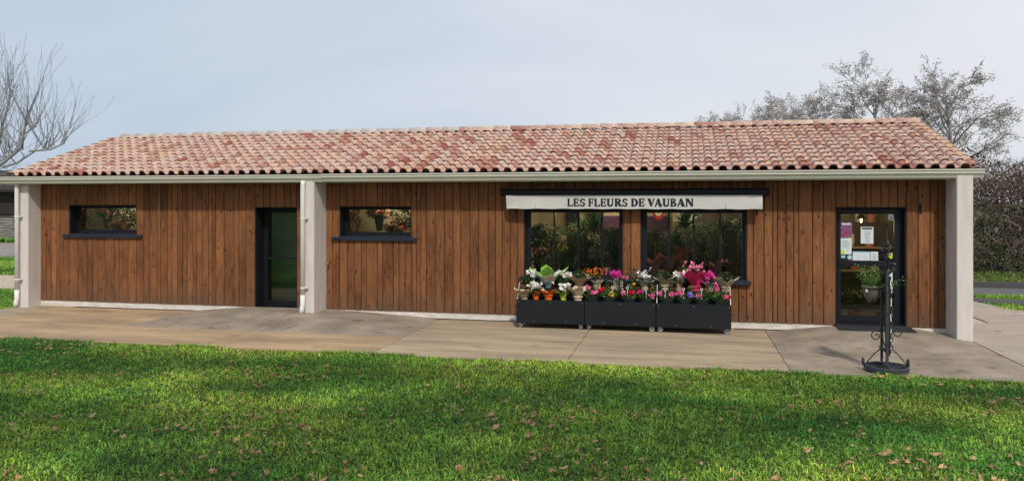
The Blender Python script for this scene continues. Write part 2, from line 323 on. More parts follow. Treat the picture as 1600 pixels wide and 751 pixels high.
for x0, x1, m in ((-17.2, -15.0, 'slab_tan_grey'), (-15.0, -14.0, 'slab_tan_grey'), (-14.0, -11.0, 'slab_tan'), (-11.0, -7.9, 'slab_tan'), (-7.9, -4.85, 'slab_tan'), (-4.85, -1.72, 'slab_tan_grey'), (-1.72, 1.5, 'slab_tan_grey'), (1.5, 4.88, 'slab_grey')):
    slab(x0, x1, -3.86, -.02 if x0 > -15.1 else -.9, m)
for poly, m in (([(4.9, -3.86), (13, -3.86), (13, -1.2), (4.9, -.6)], 'slab_pale'), ([(4.9, -.59), (13, -1.19), (11, 1.0), (8.6, 2.4), (4.9, 1.4)], 'slab_pale'), ([(5.95, 1.75), (8.55, 2.41), (7.35, 3.7), (6.85, 5.4), (5.95, 5.4)], 'slab_pale')):
    a = MB(); n = len(poly); a.add([(x, y, .0) for x, y in poly]+[(x, y, -.1) for x, y in poly], [tuple(range(n))]+[(i, i+n, (i+1) % n+n, (i+1) % n) for i in range(n)], m)
    a.build('concrete_slab', pav)
gs = sheet('gravel_strip', [(4.95, 1.42), (5.93, 1.7), (5.93, 5.3), (4.95, 5.3)], -.018, 'gravel_pale')

# grass and weeds as real blades (one stuff object per patch)
nr = np.random.default_rng(5)
def blades(name, pts, h, w, m, label=None):
    n = len(pts); az = nr.uniform(0, 2*np.pi, n); lean = nr.uniform(.35, 1.5, n); hh = h*nr.uniform(.35, 1.25, n); ww = w*nr.uniform(.6, 1.4, n)
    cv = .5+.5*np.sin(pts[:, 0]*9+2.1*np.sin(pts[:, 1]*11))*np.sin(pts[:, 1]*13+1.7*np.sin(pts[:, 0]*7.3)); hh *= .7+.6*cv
    dx, dy = np.cos(az), np.sin(az); px, py = -dy, dx
    V = np.zeros((n, 5, 3)); b = np.c_[pts, np.full(n, -.03)]
    V[:, 0] = b+np.c_[px*ww, py*ww, 0*ww]; V[:, 1] = b-np.c_[px*ww, py*ww, 0*ww]
    mid = b+np.c_[dx*hh*lean*.35, dy*hh*lean*.35, hh*.65]
    V[:, 2] = mid-np.c_[px*ww, py*ww, 0*ww]*.8; V[:, 3] = mid+np.c_[px*ww, py*ww, 0*ww]*.8
    V[:, 4] = b+np.c_[dx*hh*lean, dy*hh*lean, hh*(1.05-.3*lean)]
    me = bpy.data.meshes.new(name); me.vertices.add(n*5); me.vertices.foreach_set('co', V.reshape(-1))
    idx = np.arange(n)[:, None]*5
    lp = np.concatenate([idx+np.array([0, 1, 2, 3]), idx+np.array([3, 2, 4])], axis=1).reshape(-1)
    me.loops.add(n*7); me.loops.foreach_set('vertex_index', lp.astype(np.int32)); me.polygons.add(n*2)
    st = (np.arange(n)[:, None]*7+np.array([0, 4])).reshape(-1); me.polygons.foreach_set('loop_start', st.astype(np.int32))
    me.update(calc_edges=True); me.materials.append(MATS[m])
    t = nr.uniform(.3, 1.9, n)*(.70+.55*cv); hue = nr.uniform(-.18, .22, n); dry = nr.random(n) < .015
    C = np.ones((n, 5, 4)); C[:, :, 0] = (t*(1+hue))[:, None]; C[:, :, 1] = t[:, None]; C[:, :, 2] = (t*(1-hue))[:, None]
    C[dry, :, 0] *= 2.6; C[dry, :, 1] *= 1.4; C[dry, :, 2] *= 2
    ca = me.color_attributes.new('tint', 'FLOAT_COLOR', 'POINT'); ca.data.foreach_set('color', C.reshape(-1))
    o = bpy.data.objects.new(name, me); COL.objects.link(o); o['kind'] = 'stuff'
    return o
s12, c12 = math.sin(R(12.26)), math.cos(R(12.26))
def frust(P, lim=.74, dmin=5.6):
    x, y = P[:, 0], P[:, 1]+15.6; d = -x*s12+y*c12; l = x*c12+y*s12
    return P[(d > dmin) & (np.abs(l) < lim*d+.3)]
def density(P):
    x, y = P[:, 0], P[:, 1]; v = np.sin(x*1.3+1.7*np.sin(y*.9))+np.sin(y*2.1+x*.45+np.sin(x*.8)*1.3)+np.sin(x*3.1-y*2.7)*.6
    return v
P = np.c_[nr.uniform(-17.5, 8, 900000), nr.uniform(-11.2, -3.875, 900000)]
P = frust(P); dd = -P[:, 0]*s12+(P[:, 1]+15.6)*c12
P = P[nr.random(len(P)) < np.clip(1.35-dd*.045+.08*density(P), .45, 1)]
P = P[nr.random(len(P)) < .55]
P2 = np.c_[nr.uniform(-22, 14, 520000), nr.uniform(-12.5, -3.875, 520000)]      # the lawn goes on outside the frame, a little thinner
x, y = P2[:, 0], P2[:, 1]+15.6; d2 = -x*s12+y*c12; l2 = x*c12+y*s12
P2 = P2[((d2 <= 5.6) | (np.abs(l2) >= .74*d2+.3)) | (x < -17.5) | (x > 8)]; P = np.r_[P, P2]
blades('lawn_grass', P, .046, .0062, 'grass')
print('lawn blades', len(P))
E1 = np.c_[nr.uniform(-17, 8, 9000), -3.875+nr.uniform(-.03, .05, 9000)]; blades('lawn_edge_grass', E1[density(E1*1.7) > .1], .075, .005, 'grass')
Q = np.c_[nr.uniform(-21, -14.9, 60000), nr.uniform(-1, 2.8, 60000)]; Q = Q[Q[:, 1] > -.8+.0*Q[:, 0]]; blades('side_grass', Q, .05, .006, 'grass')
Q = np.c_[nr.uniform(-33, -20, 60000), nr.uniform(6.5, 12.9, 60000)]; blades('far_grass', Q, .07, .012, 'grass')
Q = np.c_[nr.uniform(5, 13, 26000), nr.uniform(9.35, 13, 26000)]; blades('verge_grass', Q, .17, .014, 'grass_rough')
Q = np.c_[nr.uniform(5, 13, 60000), nr.uniform(2.5, 7.9, 60000)]
x, y = Q[:, 0], Q[:, 1]; keep = ((y > 6.45-.0*x) & (y < 8.9-.0364*(x)) & (y < 7.0)) | ((x > 7.0) & (y > 3.7-(x-7.35)*.93) & (y < 5.3-.38*(x-6.9)))
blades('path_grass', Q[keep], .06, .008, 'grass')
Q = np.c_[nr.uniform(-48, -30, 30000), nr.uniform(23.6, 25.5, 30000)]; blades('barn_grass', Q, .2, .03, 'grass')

# fallen leaves: each near one a thing, the far small ones litter
def leaf_mesh(k):
    a = MB(); r = random.Random(k); n = 7; vs = [(0, 0, .012)]
    for i in range(n*2):
        t = math.pi*i/n; rr = (1 if i % 2 == 0 else .55)*r.uniform(.75, 1.15)*(1.25 if i == 0 else 1)
        vs.append((rr*.05*math.cos(t), rr*.04*math.sin(t), r.uniform(-.004, .030)))
    a.add(vs, [(0, 1+i, 1+(i+1) % (2*n)) for i in range(2*n)], 'dead_leaf')
    return a
LM = []
for k in range(6):
    o = leaf_mesh(k).build('fallen_leaf'); LM.append(o)
LP = []
while len(LP) < 1150:
    x, y = rnd.uniform(-16, 6), rnd.uniform(-10.6, -4.0)
    d = -x*s12+(y+15.6)*c12; l = x*c12+(y+15.6)*s12
    if d < 6 or abs(l) > .68*d: continue
    cl = math.sin(x*1.9+y*1.1)+math.sin(y*2.7-x*.8)
    if cl < rnd.uniform(-1.0, 1.9): continue
    if rnd.random() > (1.1 if d < 8.5 else .62): continue
    LP.append((d, x, y))
    if rnd.random() < .35:
        LP.append((d, x+rnd.gauss(0, .07), y+rnd.gauss(0, .07)))
LP.sort()
for i, (d, x, y) in enumerate(LP[:290]):
    o = LM[i] if i < 6 else copy_mesh(LM[rnd.randrange(6)])
    o.location = (x, y, rnd.uniform(.014, .032)); o.rotation_euler = (rnd.gauss(0, .55), rnd.gauss(0, .55), rnd.uniform(0, 6.3)); s = rnd.uniform(.38, .85); o.scale = (s, s, s)
    tag(o, 'dry curled brown leaf fallen on the near half of the green lawn', 'leaf', 'fallen leaves on the lawn')
a = MB()
for d, x, y in LP[290:]:
    r = random.Random(int(x*1e4)); M = Matrix.Rotation(r.uniform(0, 6.3), 3, 'Z') @ Matrix.Rotation(r.gauss(0, .4), 3, 'X'); s = r.uniform(.4, .85)
    b = LM[0].data; a.add([tuple(M @ v.co*s+Vector((x, y, .022))) for v in b.vertices], [tuple(p.vertices) for p in b.polygons], 'dead_leaf')
a.build('leaf_litter')['kind'] = 'stuff'

# ------------------------------------------------------------------ building
B = thing('shop_building', 'long single storey flower shop clad in brown timber under a terracotta tiled roof', 'building', (-5, 3, 0))
B.location = (0, 0, 0)
XL, XR, WT = -14.6, 4.67, 2.83
OPEN = [(-13.83, -12.06, 1.66, 2.33), (-9.11, -8.12, .08, 2.29), (-7.13, -5.53, 1.66, 2.31), (-3.13, -1.16, .92, 2.28), (-.81, 1.18, .92, 2.28), (2.77, 3.98, .10, 2.31)]
w = MB(); x = XL
for (a0, a1, z0, z1) in OPEN:
    w.box(x, 0, 0, a0, .2, WT, 'batten'); w.box(a0, 0, 0, a1, .2, z0, 'batten'); w.box(a0, 0, z1, a1, .2, WT, 'batten'); x = a1
w.box(x, 0, 0, XR, .2, WT, 'batten'); w.build('wall', B)
w = MB(); w.box(XL-.2, 0.01, 0, XL-.002, 6, 2.95, 'white_plaster'); w.box(XR+.002, .01, 0, XR+.2, 6, 2.95, 'white_plaster'); w.box(XL, 5.8, 0, XR, 5.99, 2.95, 'white_plaster')
for X in (XL-.2, XR+.002):   # gables
    w.add([(X, .01, 2.95), (X, 5.99, 2.95), (X, 3, 3.98), (X+.198, .01, 2.95), (X+.198, 5.99, 2.95), (X+.198, 3, 3.98)], [(0, 1, 2), (3, 5, 4), (0, 2, 5, 3), (1, 4, 5, 2)], 'white_plaster')
w.build('gable_wall', B)
w = MB()
for x0, x1 in ((XL, -9.2), (-8.1, 2.72), (4.02, XR)): w.box(x0, -.028, -.05, x1, -.002, .118, 'plinth')
w.build('plinth', B)
# timber planks, each its own object
clad = MB(); clad.box(XL, -.012, .13, XL+.02, -.002, 2.8, 'batten'); clad = clad.build('cladding', B)
PW = [.09, .12, .15, .19, .2, .24, .14, .17]
def plank(x0, x1, z0, z1):
    a = MB(); g = .005; c = .009; y0 = -.042+rnd.uniform(-.003, .003); y1 = -.013; x0 += g; x1 -= g
    vs = []
    for z in (z0, z1): vs += [(x0, y1, z), (x0, y0+c, z), (x0+c, y0, z), (x1-c, y0, z), (x1, y0+c, z), (x1, y1, z)]
    a.add(vs, [(i, i+1, i+7, i+6) for i in range(5)]+[(5, 4, 3, 2, 1, 0), (6, 7, 8, 9, 10, 11)], 'wood')
    a.build('plank', clad)
def planks(x0, x1, spans):
    xs = [x0]
    while xs[-1] < x1-.3: xs.append(xs[-1]+rnd.choice(PW))
    k = len(xs); end = xs[-1]
    if x1-end > .25: xs.append((end+x1)/2)
    xs.append(x1)
    for a, b in zip(xs, xs[1:]):
        for z0, z1 in spans: plank(a, b, z0+rnd.uniform(-.002, .002), z1)
ZB, ZT = .122, 2.80
sec = [XL, -13.83, -12.06, -9.11, -8.12, -7.70]
planks(XL, -13.83, [(ZB, ZT)]); planks(-13.83, -12.06, [(ZB, 1.59), (2.33, ZT)]); planks(-12.06, -9.11, [(ZB, ZT)])
planks(-9.11, -8.12, [(2.29, ZT)]); planks(-8.12, -7.72, [(ZB, ZT)])
plank(-7.43, -7.30, .1, ZT); plank(-7.30, -7.13, .02, ZT)
planks(-7.13, -5.53, [(ZB, 1.59), (2.31, ZT)]); planks(-5.53, -3.13, [(ZB, ZT)]); planks(-3.13, -1.16, [(ZB, .83), (2.28, ZT)])
plank(-1.16, -1.0, .92, ZT); plank(-1.0, -.81, .92, ZT); planks(-1.16, -.81, [(ZB, .83)])
planks(-.81, 1.18, [(ZB, .83), (2.28, ZT)]); planks(1.18, 2.77, [(ZB, ZT)]); planks(2.77, 3.98, [(2.31, ZT)]); planks(3.98, 4.64, [(ZB, ZT)])
# pillars
for x0, x1, y0, zb in ((-14.87, -14.6, -.40, -.05), (-7.71, -7.44, -.60, -.05), (4.64, 4.9, -.62, -.05)):
    a = MB(); c = .012
    vs = []
    for z in (zb, 2.9): vs += [(x0, -.0015, z), (x0, y0+c, z), (x0+c, y0, z), (x1-c, y0, z), (x1, y0+c, z), (x1, -.0015, z)]
    a.add(vs, [(i, i+1, i+7, i+6) for i in range(5)], 'white_plaster'); a.build('pillar', B)

# roof
PITCH = R(17.6); EY, EZ = -.52, 2.985; X0, X1 = -15.0, 5.02; SL = 3.52/math.cos(PITCH)
sv = Vector((0, math.cos(PITCH), math.sin(PITCH))); nv = Vector((0, -math.sin(PITCH), math.cos(PITCH)))
roof = MB(); rz = EZ+3.52*math.tan(PITCH)
roof.add([(X0, EY, EZ-.03), (X1, EY, EZ-.03), (X1, 3, rz-.03), (X0, 3, rz-.03), (X0, 6.5, EZ-.03), (X1, 6.5, EZ-.03),
          (X0, EY, EZ-.12), (X1, EY, EZ-.12), (X1, 3, rz-.2), (X0, 3, rz-.2), (X0, 6.5, EZ-.12), (X1, 6.5, EZ-.12)],
         [(0, 1, 2, 3), (3, 2, 5, 4), (6, 9, 8, 7), (9, 10, 11, 8), (0, 6, 7, 1), (1, 7, 8, 2), (2, 8, 11, 5), (3, 9, 6, 0), (4, 10, 9, 3)], 'soffit')
roof = roof.build('roof', B)
ROWS = 12; EXPO = SL/ROWS; COLS = 83; CW = (X1-X0-.12)/COLS
def tile_prof():
    pr = []
    for i in range(7): t = math.pi*i/6; pr.append((.075-.075*math.cos(t), .008+.070*math.sin(t)**.75 if 0 < i < 6 else .006))
    return pr+[(.165, -.004), (.20, -.006), (.235, .004), (.252, .014)]
TP = tile_prof()
def tile_verts():
    vs = []
    for v, lift, k in ((-.03, .034, 1.0), (.12, .026, .98), (EXPO+.02, .012, .92)): vs += [(px*k+(1-k)*.06, v, pz*k+lift) for px, pz in TP]
    return vs
TV = tile_verts(); NP = len(TP)
TF = [(i, i+1, NP+i+1, NP+i) for i in range(NP-1)]+[(NP+i, NP+i+1, 2*NP+i+1, 2*NP+i) for i in range(NP-1)]
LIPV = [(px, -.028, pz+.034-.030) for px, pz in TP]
def pick():
    t = rnd.uniform(0, sum(w for _, w in TILE))
    for n_, w_ in TILE:
        t -= w_
        if t <= 0: return n_
    return TILE[0][0]
base_me = {}
for nm, _ in TILE:
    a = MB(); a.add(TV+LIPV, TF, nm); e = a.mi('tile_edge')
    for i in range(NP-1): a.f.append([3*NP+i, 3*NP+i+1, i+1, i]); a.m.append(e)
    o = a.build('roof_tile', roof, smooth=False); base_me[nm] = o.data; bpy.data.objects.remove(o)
    for p in base_me[nm].polygons:
        if p.material_index == 0: p.use_smooth = True
RM = Matrix(((1, 0, 0), (0, sv.y, nv.y), (0, sv.z, nv.z)))   # tile space to world
tiles = []
for r in range(ROWS):
    for c in range(COLS):
        x = X0+.06+c*CW; p = Vector((x, EY, EZ))+sv*(r*EXPO)
        tiles.append(((p-Vector((0, -15.6, 2.42))).length*(1 if r else .9), p, pick(), rnd.gauss(0, .012), rnd.gauss(0, .003)))
tiles.sort(key=lambda t: t[0])
rot = RM.to_euler()
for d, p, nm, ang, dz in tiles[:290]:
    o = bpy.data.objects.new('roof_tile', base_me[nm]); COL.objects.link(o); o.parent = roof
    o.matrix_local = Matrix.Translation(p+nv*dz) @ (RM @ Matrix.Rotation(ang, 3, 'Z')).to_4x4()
a = MB()
for d, p, nm, ang, dz in tiles[290:]:
    M = RM @ Matrix.Rotation(ang, 3, 'Z'); q = p+nv*dz
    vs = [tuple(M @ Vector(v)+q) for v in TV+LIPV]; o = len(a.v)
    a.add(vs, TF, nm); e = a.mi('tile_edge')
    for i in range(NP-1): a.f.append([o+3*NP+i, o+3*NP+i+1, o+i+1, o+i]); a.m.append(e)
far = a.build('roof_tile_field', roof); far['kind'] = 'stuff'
sm = [True]*len(far.data.polygons); far.data.polygons.foreach_set('use_smooth', sm)
def half_barrel(name, L, r0, r1, m, M, off):
    a = MB(); n = 8; vs = []
    for u, r in ((0, r0), (L, r1)):
        for i in range(n+1): t = math.pi*i/n; vs.append((u, -r*math.cos(t), r*.75*math.sin(t)))
    for i in range(n+1): t = math.pi*i/n; vs.append((0, -(r0-.016)*math.cos(t), (r0-.016)*.75*math.sin(t)))
    fs = [(i, n+1+i, n+2+i, i+1) for i in range(n)]+[(i, i+1, 2*n+3+i, 2*n+2+i) for i in range(n)]
    a.add([tuple(M @ Vector(v)+off) for v in vs], fs, m); o = a.build(name, roof); o.data.polygons.foreach_set('use_smooth', [True]*n+[False]*n); return o
I3 = Matrix.Identity(3); nrdg = 46; rl = (X1-.02-(X0+.25))/nrdg
for i in range(nrdg):
    x = X0+.22+i*rl; m = rnd.choice(['ridge_pale']*5+['terracotta_g']) if x < -5.6 else rnd.choice(['ridge_cream', 'ridge_cream', 'terracotta_a', 'terracotta_b', 'terracotta_e'])
    half_barrel('ridge_tile', rl+.05, (.15)+rnd.uniform(-.003, .003), .128, m, Matrix.Rotation(-.012, 3, 'Y'), Vector((x, 3, rz+.03+rnd.uniform(-.003, .003))))
VM = Matrix(((0, 1, 0), (sv.y, 0, nv.y), (sv.z, 0, nv.z)))
for X, mm in ((X0+.03, ['ridge_pale', 'terracotta_g']), (X1-.06, ['terracotta_a', 'terracotta_d', 'terracotta_d', 'terracotta_e'])):
    for i in range(ROWS):
        half_barrel('verge_tile', EXPO+.04, .095, .083, rnd.choice(mm), VM @ Matrix.Rotation(.05, 3, 'Y'), Vector((X, EY-.02, EZ))+sv*(i*EXPO)+nv*.03)
# gutters (two runs) and fascia
def gutter(x0, x1, dz):
    a = MB(); pr = [(-.50, .155), (-.515, .155), (-.66, .155), (-.675, .150), (-.675, .135), (-.66, .128), (-.655, .085), (-.632, .070), (-.628, .062), (-.62, .055), (-.60, .012), (-.585, 0), (-.52, 0), (-.505, .01), (-.50, .155)]
    z0 = 2.815+dz; vs = [(x, y, z0+z) for x in (x0, x1) for y, z in pr]; n = len(pr)
    a.add(vs, [(i, i+1, n+i+1, n+i) for i in range(n-1) if i not in (1,)]+[tuple(range(n-1, -1, -1)), tuple(range(n, 2*n))], 'gutter'); a.box(x0+.01, -.66, z0+.12, x1-.01, -.52, z0+.125, 'anthracite_dull')
    return a.build('gutter', B)
gutter(-15.35, -7.25, -.005); gutter(-7.248, 5.07, .004)
box('fascia', (X0, -.498, 2.80, 5.0, -.47, 2.95, ), 'gutter', B); box('soffit_board', (XL, -.469, 2.835, XR, -.003, 2.85), 'soffit', B)
# downpipes
for x, y, zb in ((-14.83, -.47, .0), (-7.66, -.665, .09)):
    a = MB(); a.tube([(x+.01, y+.0, 2.84), (x+.005, y, 2.76), (x, y, 2.68), (x, y, 2.58), (x, y, .28+zb)], .047, 'pvc', 12)
    a.tube([(x, y, .40+zb), (x, y, .20+zb), (x-.004, y-.02, .12+zb), (x-.01, y-.03, .02+zb)], .050, 'pvc', 12)
    p = a.build('downpipe', B, smooth=True)
    for z in (2.05, .62):
        b = MB(); b.tube([(x, y, z), (x, y, z+.03)], .052, 'pvc', 12); b.box(x+.045, y-.012, z+.005, x+.10, y+.05, z+.03, 'pvc'); b.build('pipe_bracket', p)

# small recessed windows
def small_window(x0, x1, z0, z1, s0, s1):
    f = MB(); D = .26
    f.box(x0, -.02, z0+.002, x0+.022, D, z1-.002, 'anthracite_dull'); f.box(x1-.022, -.02, z0+.002, x1, D, z1-.002, 'anthracite_dull'); f.box(x0+.023, -.02, z1-.022, x1-.023, D, z1, 'anthracite_dull')
    for b in ((x0+.023, z0+.02, x0+.085, z1-.023), (x1-.085, z0+.02, x1-.023, z1-.023)): f.box(b[0], D-.07, b[1], b[2], D, b[3], 'anthracite')
    f.box(x0+.086, D-.068, z1-.075, x1-.086, D, z1-.023, 'anthracite'); f.box(x0+.086, D-.072, z0+.02, x1-.086, D, z0+.085, 'anthracite'); f.box(x0+.086, D-.05, z0+.085, x1-.086, D-.03, z0+.1, 'anthracite')
    f = f.build('window', B)
    box('glass_pane', (x0+.087, D-.035, z0+.101, x1-.087, D-.028, z1-.076), 'glass', f)
    a = MB(); a.box(s0, -.10, 1.612, s1, -.043, z0-.004, 'sill'); a.box(x0+.001, -.043, 1.612, x1-.001, D-.06, z0+.015, 'sill'); a.box(s0, -.103, 1.592, s1, -.088, 1.611, 'sill'); a.build('sill', f)
    # room behind: plaster niche
    x0 -= .9 if x0 < -10 else .13; n = MB(); n.box(x0-.5, 1.25, .9, x1+.6, 1.3, 2.7, 'cream_wall'); n.box(x0-.5, .21, 1.3, x1+.6, 1.249, 1.35, 'cream_wall'); n.box(x0-.55, .21, 1.3, x0-.501, 1.25, 2.7, 'cream_wall'); n.box(x1+.601, .21, 1.3, x1+.65, 1.25, 2.7, 'cream_wall'); n.box(x0-.5, .21, 2.6, x1+.6, 1.249, 2.65, 'cream_wall')
    n.build('interior_wall', B)
small_window(-13.83, -12.06, 1.66, 2.33, -13.96, -11.89); small_window(-7.13, -5.53, 1.66, 2.31, -7.29, -5.39)
# big shop windows
def big_window(x0, x1, mull):
    z0, z1 = .93, 2.28; f = MB()
    f.box(x0, -.02, z0, x0+.03, .2, z1-.002, 'anthracite_dull'); f.box(x1-.03, -.02, z0, x1, .2, z1-.002, 'anthracite_dull'); f.box(x0+.031, -.02, z1-.03, x1-.031, .2, z1, 'anthracite_dull')
    f.box(x0+.031, .05, z0, x0+.12, .12, z1-.031, 'anthracite'); f.box(x1-.075, .05, z0, x1-.031, .12, z1-.031, 'anthracite')
    f.box(x0+.121, .05, z0, x1-.076, .118, z0+.06, 'anthracite'); f.box(x0+.121, .05, z1-.09, x1-.076, .118, z1-.031, 'anthracite')
    f = f.build('window', B); xs = [x0+.121]+mull+[x1-.076]
    for m_ in mull: box('mullion', (m_-.018, .045, z0+.061, m_+.018, .115, z1-.091), 'anthracite', f)
    for i in range(len(xs)-1):
        a_, b_ = xs[i]+(.019 if i else .001), xs[i+1]-(.019 if i < len(xs)-2 else .001)
        box('glass_pane', (a_, .078, z0+.061, b_, .086, z1-.092), 'glass', f)
big_window(-3.13, -1.16, [-2.53, -2.04, -1.58]); big_window(-.81, 1.18, [-.27, .20, .69])
a = MB(); a.box(-3.22, -.13, .84, 1.26, -.044, .905, 'sill'); a.box(-3.125, -.043, .84, -1.165, .1, .925, 'sill'); a.box(-.805, -.043, .84, 1.175, .1, .925, 'sill'); a.build('sill', B)

# doors
def door(x0, x1, z0, z1, D, rail, gl, left_handle, rh=.05):
    f = MB()
    f.box(x0, -.02, z0, x0+.02, D+.05, z1-.002, 'anthracite_dull'); f.box(x1-.02, -.02, z0, x1, D+.05, z1-.002, 'anthracite_dull'); f.box(x0+.021, -.02, z1-.02, x1-.021, D+.05, z1, 'anthracite_dull')
    f.box(x0+.021, D, z0, x0+.06, D+.05, z1-.021, 'anthracite'); f.box(x1-.10, D, z0, x1-.021, D+.05, z1-.021, 'anthracite'); f.box(x0+.061, D, z1-.07, x1-.101, D+.05, z1-.021, 'anthracite')
    f = f.build('door', B); a0, a1, b0, b1 = x0+.062, x1-.102, z0+.012, z1-.072
    l = MB(); t = .055; y0, y1 = D-.012, D+.04
    l.box(a0, y0, b0, a0+t, y1, b1, 'anthracite'); l.box(a1-t-.01, y0, b0, a1, y1, b1, 'anthracite')
    l.box(a0+t+.001, y0, b0, a1-t-.011, y1, b0+.11, 'anthracite'); l.box(a0+t+.001, y0, b1-.06, a1-t-.011, y1, b1, 'anthracite'); l.box(a0+t+.001, y0-.003, rail-rh, a1-t-.011, y1, rail+rh, 'anthracite')
    l.build('door_leaf', f)
    box('glass_pane', (a0+t+.001, D+.01, b0+.111, a1-t-.011, D+.018, rail-rh-.001), gl, f); box('glass_pane', (a0+t+.001, D+.01, rail+rh+.001, a1-t-.011, D+.018, b1-.061), gl, f)
    h = MB(); hx = a0+.03 if left_handle else a1-.03; h.box(hx-.02, D-.03, rail-.08, hx+.02, D-.0125, rail+.09, 'anthracite_dull'); h.tube([(hx, D-.02, rail), (hx, D-.06, rail), (hx+(.12 if left_handle else -.12), D-.06, rail)], .009, 'anthracite_dull', 8); h.build('handle', f)
    box('threshold', (x0-.01, -.06, z0-.03, x1+.01, D+.05, z0-.001), 'anthracite_dull', f)
    return f
door(-9.11, -8.12, .10, 2.29, .30, 1.16, 'dark_glass', False, .025); door(2.77, 3.98, .16, 2.31, .13, 1.26, 'glass', True)
# ribbed ramp mat before the right door
a = MB(); zf = ramp(3.4, -.45)+.006
a.add([(2.76, -.06, .13), (4.04, -.06, .13), (4.06, -.47, zf), (2.74, -.47, zf), (2.76, -.06, .02), (4.04, -.06, .02), (4.06, -.47, -.02), (2.74, -.47, -.02)], [(3, 2, 1, 0), (0, 1, 5, 4), (1, 2, 6, 5), (2, 3, 7, 6), (3, 0, 4, 7)], 'mat_black')
for i in range(9): 
    t = (i+.5)/9; y = -.06-.41*t; z = .13+(zf-.13)*t; a.box(2.77, y-.008, z-.004, 4.03, y+.008, z+.008, 'mat_black')
tag(a.build('door_mat'), 'black ribbed ramp mat lying before the glass entrance door on the right', 'mat')
# floor drains along the wall foot
for i, (x0, x1, lb) in enumerate(((-13.6, -9.9, 'long grey slotted floor drain under the leftmost window wall'), (-5.0, -3.2, 'slotted floor drain left of the flower trolleys'), (.95, 1.95, 'short slotted floor drain between trolleys and entrance door'))):
    t = thing('floor_drain', lb, 'drain', (0, 0, 0)); b = MB(); b.box(x0, -.155, -.03, x1, -.06, .003, 'anthracite_dull'); b.build('channel', t)
    g = MB(); n = int((x1-x0)/.03)
    for k in range(n): g.box(x0+k*.03, -.15, .0035, x0+k*.03+.017, -.065, .008, 'drain')
    g.build('grate', t)

# shop interior
room = MB()
room.box(-3.6, 4.2, .0, 4.5, 4.25, 2.7, 'cream_wall'); room.box(-3.65, .21, 0, -3.6, 4.2, 2.7, 'cream_wall'); room.box(4.5, .21, 0, 4.55, 4.2, 2.7, 'cream_wall'); room.box(-3.6, .21, 2.62, 4.5, 4.2, 2.66, 'cream_wall')
room.build('interior_wall', B)
box('interior_floor', (-3.6, .201, .02, 4.5, 4.19, .09), 'shop_floor', B)
box('interior_stone_wall', (-.05, 3.0, .1, 2.2, 3.1, 2.6), 'stone_wall', B)
box('display_shelf', (-3.3, .215, .80, 1.3, .95, .85), 'dark_wood', B)
tag(box('wall_panel', (-2.0, 4.1, 1.2, -.4, 4.18, 2.05), 'purple'), 'purple panel on the cream wall inside the left shop window', 'panel')
tag(box('wall_panel', (-1.0, 2.2, .9, .2, 2.28, 1.75), 'purple'), 'purple counter front seen through the right shop window', 'panel')
tag(box('store_cabinet', (2.3, 2.6, .1, 4.3, 3.0, 1.95), 'dark_wood'), 'dark shelf unit inside behind the glass entrance door', 'cabinet')
for k, (x, z, m) in enumerate(((2.7, 1.96, 'kraft'), (2.95, 1.96, 'clay'), (3.2, 1.96, 'kraft'), (3.75, 1.96, 'kraft_light'), (4.0, 1.96, 'clay'))):
    a = MB(); a.lathe([(0, 0), (.07, 0), (.085, .14), (.085, .2), (.06, .2)], m, (0, 0, 0), 12); tag(a.build('flower_pot', loc=(x, 2.8, z)), ['tan pot at the far left end of the cabinet behind the door', 'red clay pot second from left on the cabinet behind the door', 'tan pot in the middle of the cabinet behind the door', 'pale pot on the cabinet behind the right edge of the door', 'red clay pot rightmost on the cabinet behind the door'][k], 'pot', 'pots on the cabinet behind the door')
# left unit interior: back wall colour imitates the green reflection in the door glass
lr = MB(); lr.box(-11.2, 1.25, 0, -7.9, 1.3, 2.6, 'reflection_green'); lr.box(-11.2, .36, .02, -7.9, 2.4, .06, 'blue_floor'); lr.box(-11.2, .21, 2.5, -7.9, 2.4, 2.55, 'batten'); lr.box(-11.25, .21, 0, -11.2, 2.45, 2.6, 'batten'); lr.box(-7.9, .21, 0, -7.85, 2.45, 2.6, 'batten'); lr.build('interior_wall', B)
# lamps inside (a lit pendant shows behind the door)
for k, (x, y, z, e, lb) in enumerate(((3.55, 1.6, 2.12, 20, 'lit warm pendant lamp behind the glass entrance door'), (-2.2, .8, 2.5, 32, 'ceiling lamp inside behind the left shop window'), (.2, .8, 2.5, 32, 'ceiling lamp inside behind the right shop window'), (-1.6, 3.3, 2.45, 14, 'back ceiling lamp inside between the two shop windows'), (-12.7, .7, 2.58, 14, 'small ceiling lamp above the dried flowers in the leftmost window'), (-6.1, .7, 2.58, 14, 'small ceiling lamp above the dried flowers by the middle pillar'))):
    t = thing('pendant_lamp', lb, 'lamp', (x, y, z)); a = MB()
    a.lathe([(.015, .05), (.03, .05), (.10, -.06), (.095, -.06), (.02, .04)], 'pot_dark', n=14); a.tube([(0, 0, .03), (0, 0, max(2.62-z, .06))], .004, 'pot_dark', 5); a.build('lamp_shade', t)
    a = MB(); a.lathe([(.001, .03), (.018, .01), (.024, -.03), (.018, -.12), (.001, -.14)], 'bulb', n=10); a.build('bulb', t)
    L_ = bpy.data.lights.new('bulb_light', 'POINT'); L_.energy = e; L_.color = (1, .84, .62); L_.shadow_soft_size = .08; lo_ = bpy.data.objects.new('bulb_light', L_); COL.objects.link(lo_); lo_.parent = t; lo_.location = (0, 0, -.2)

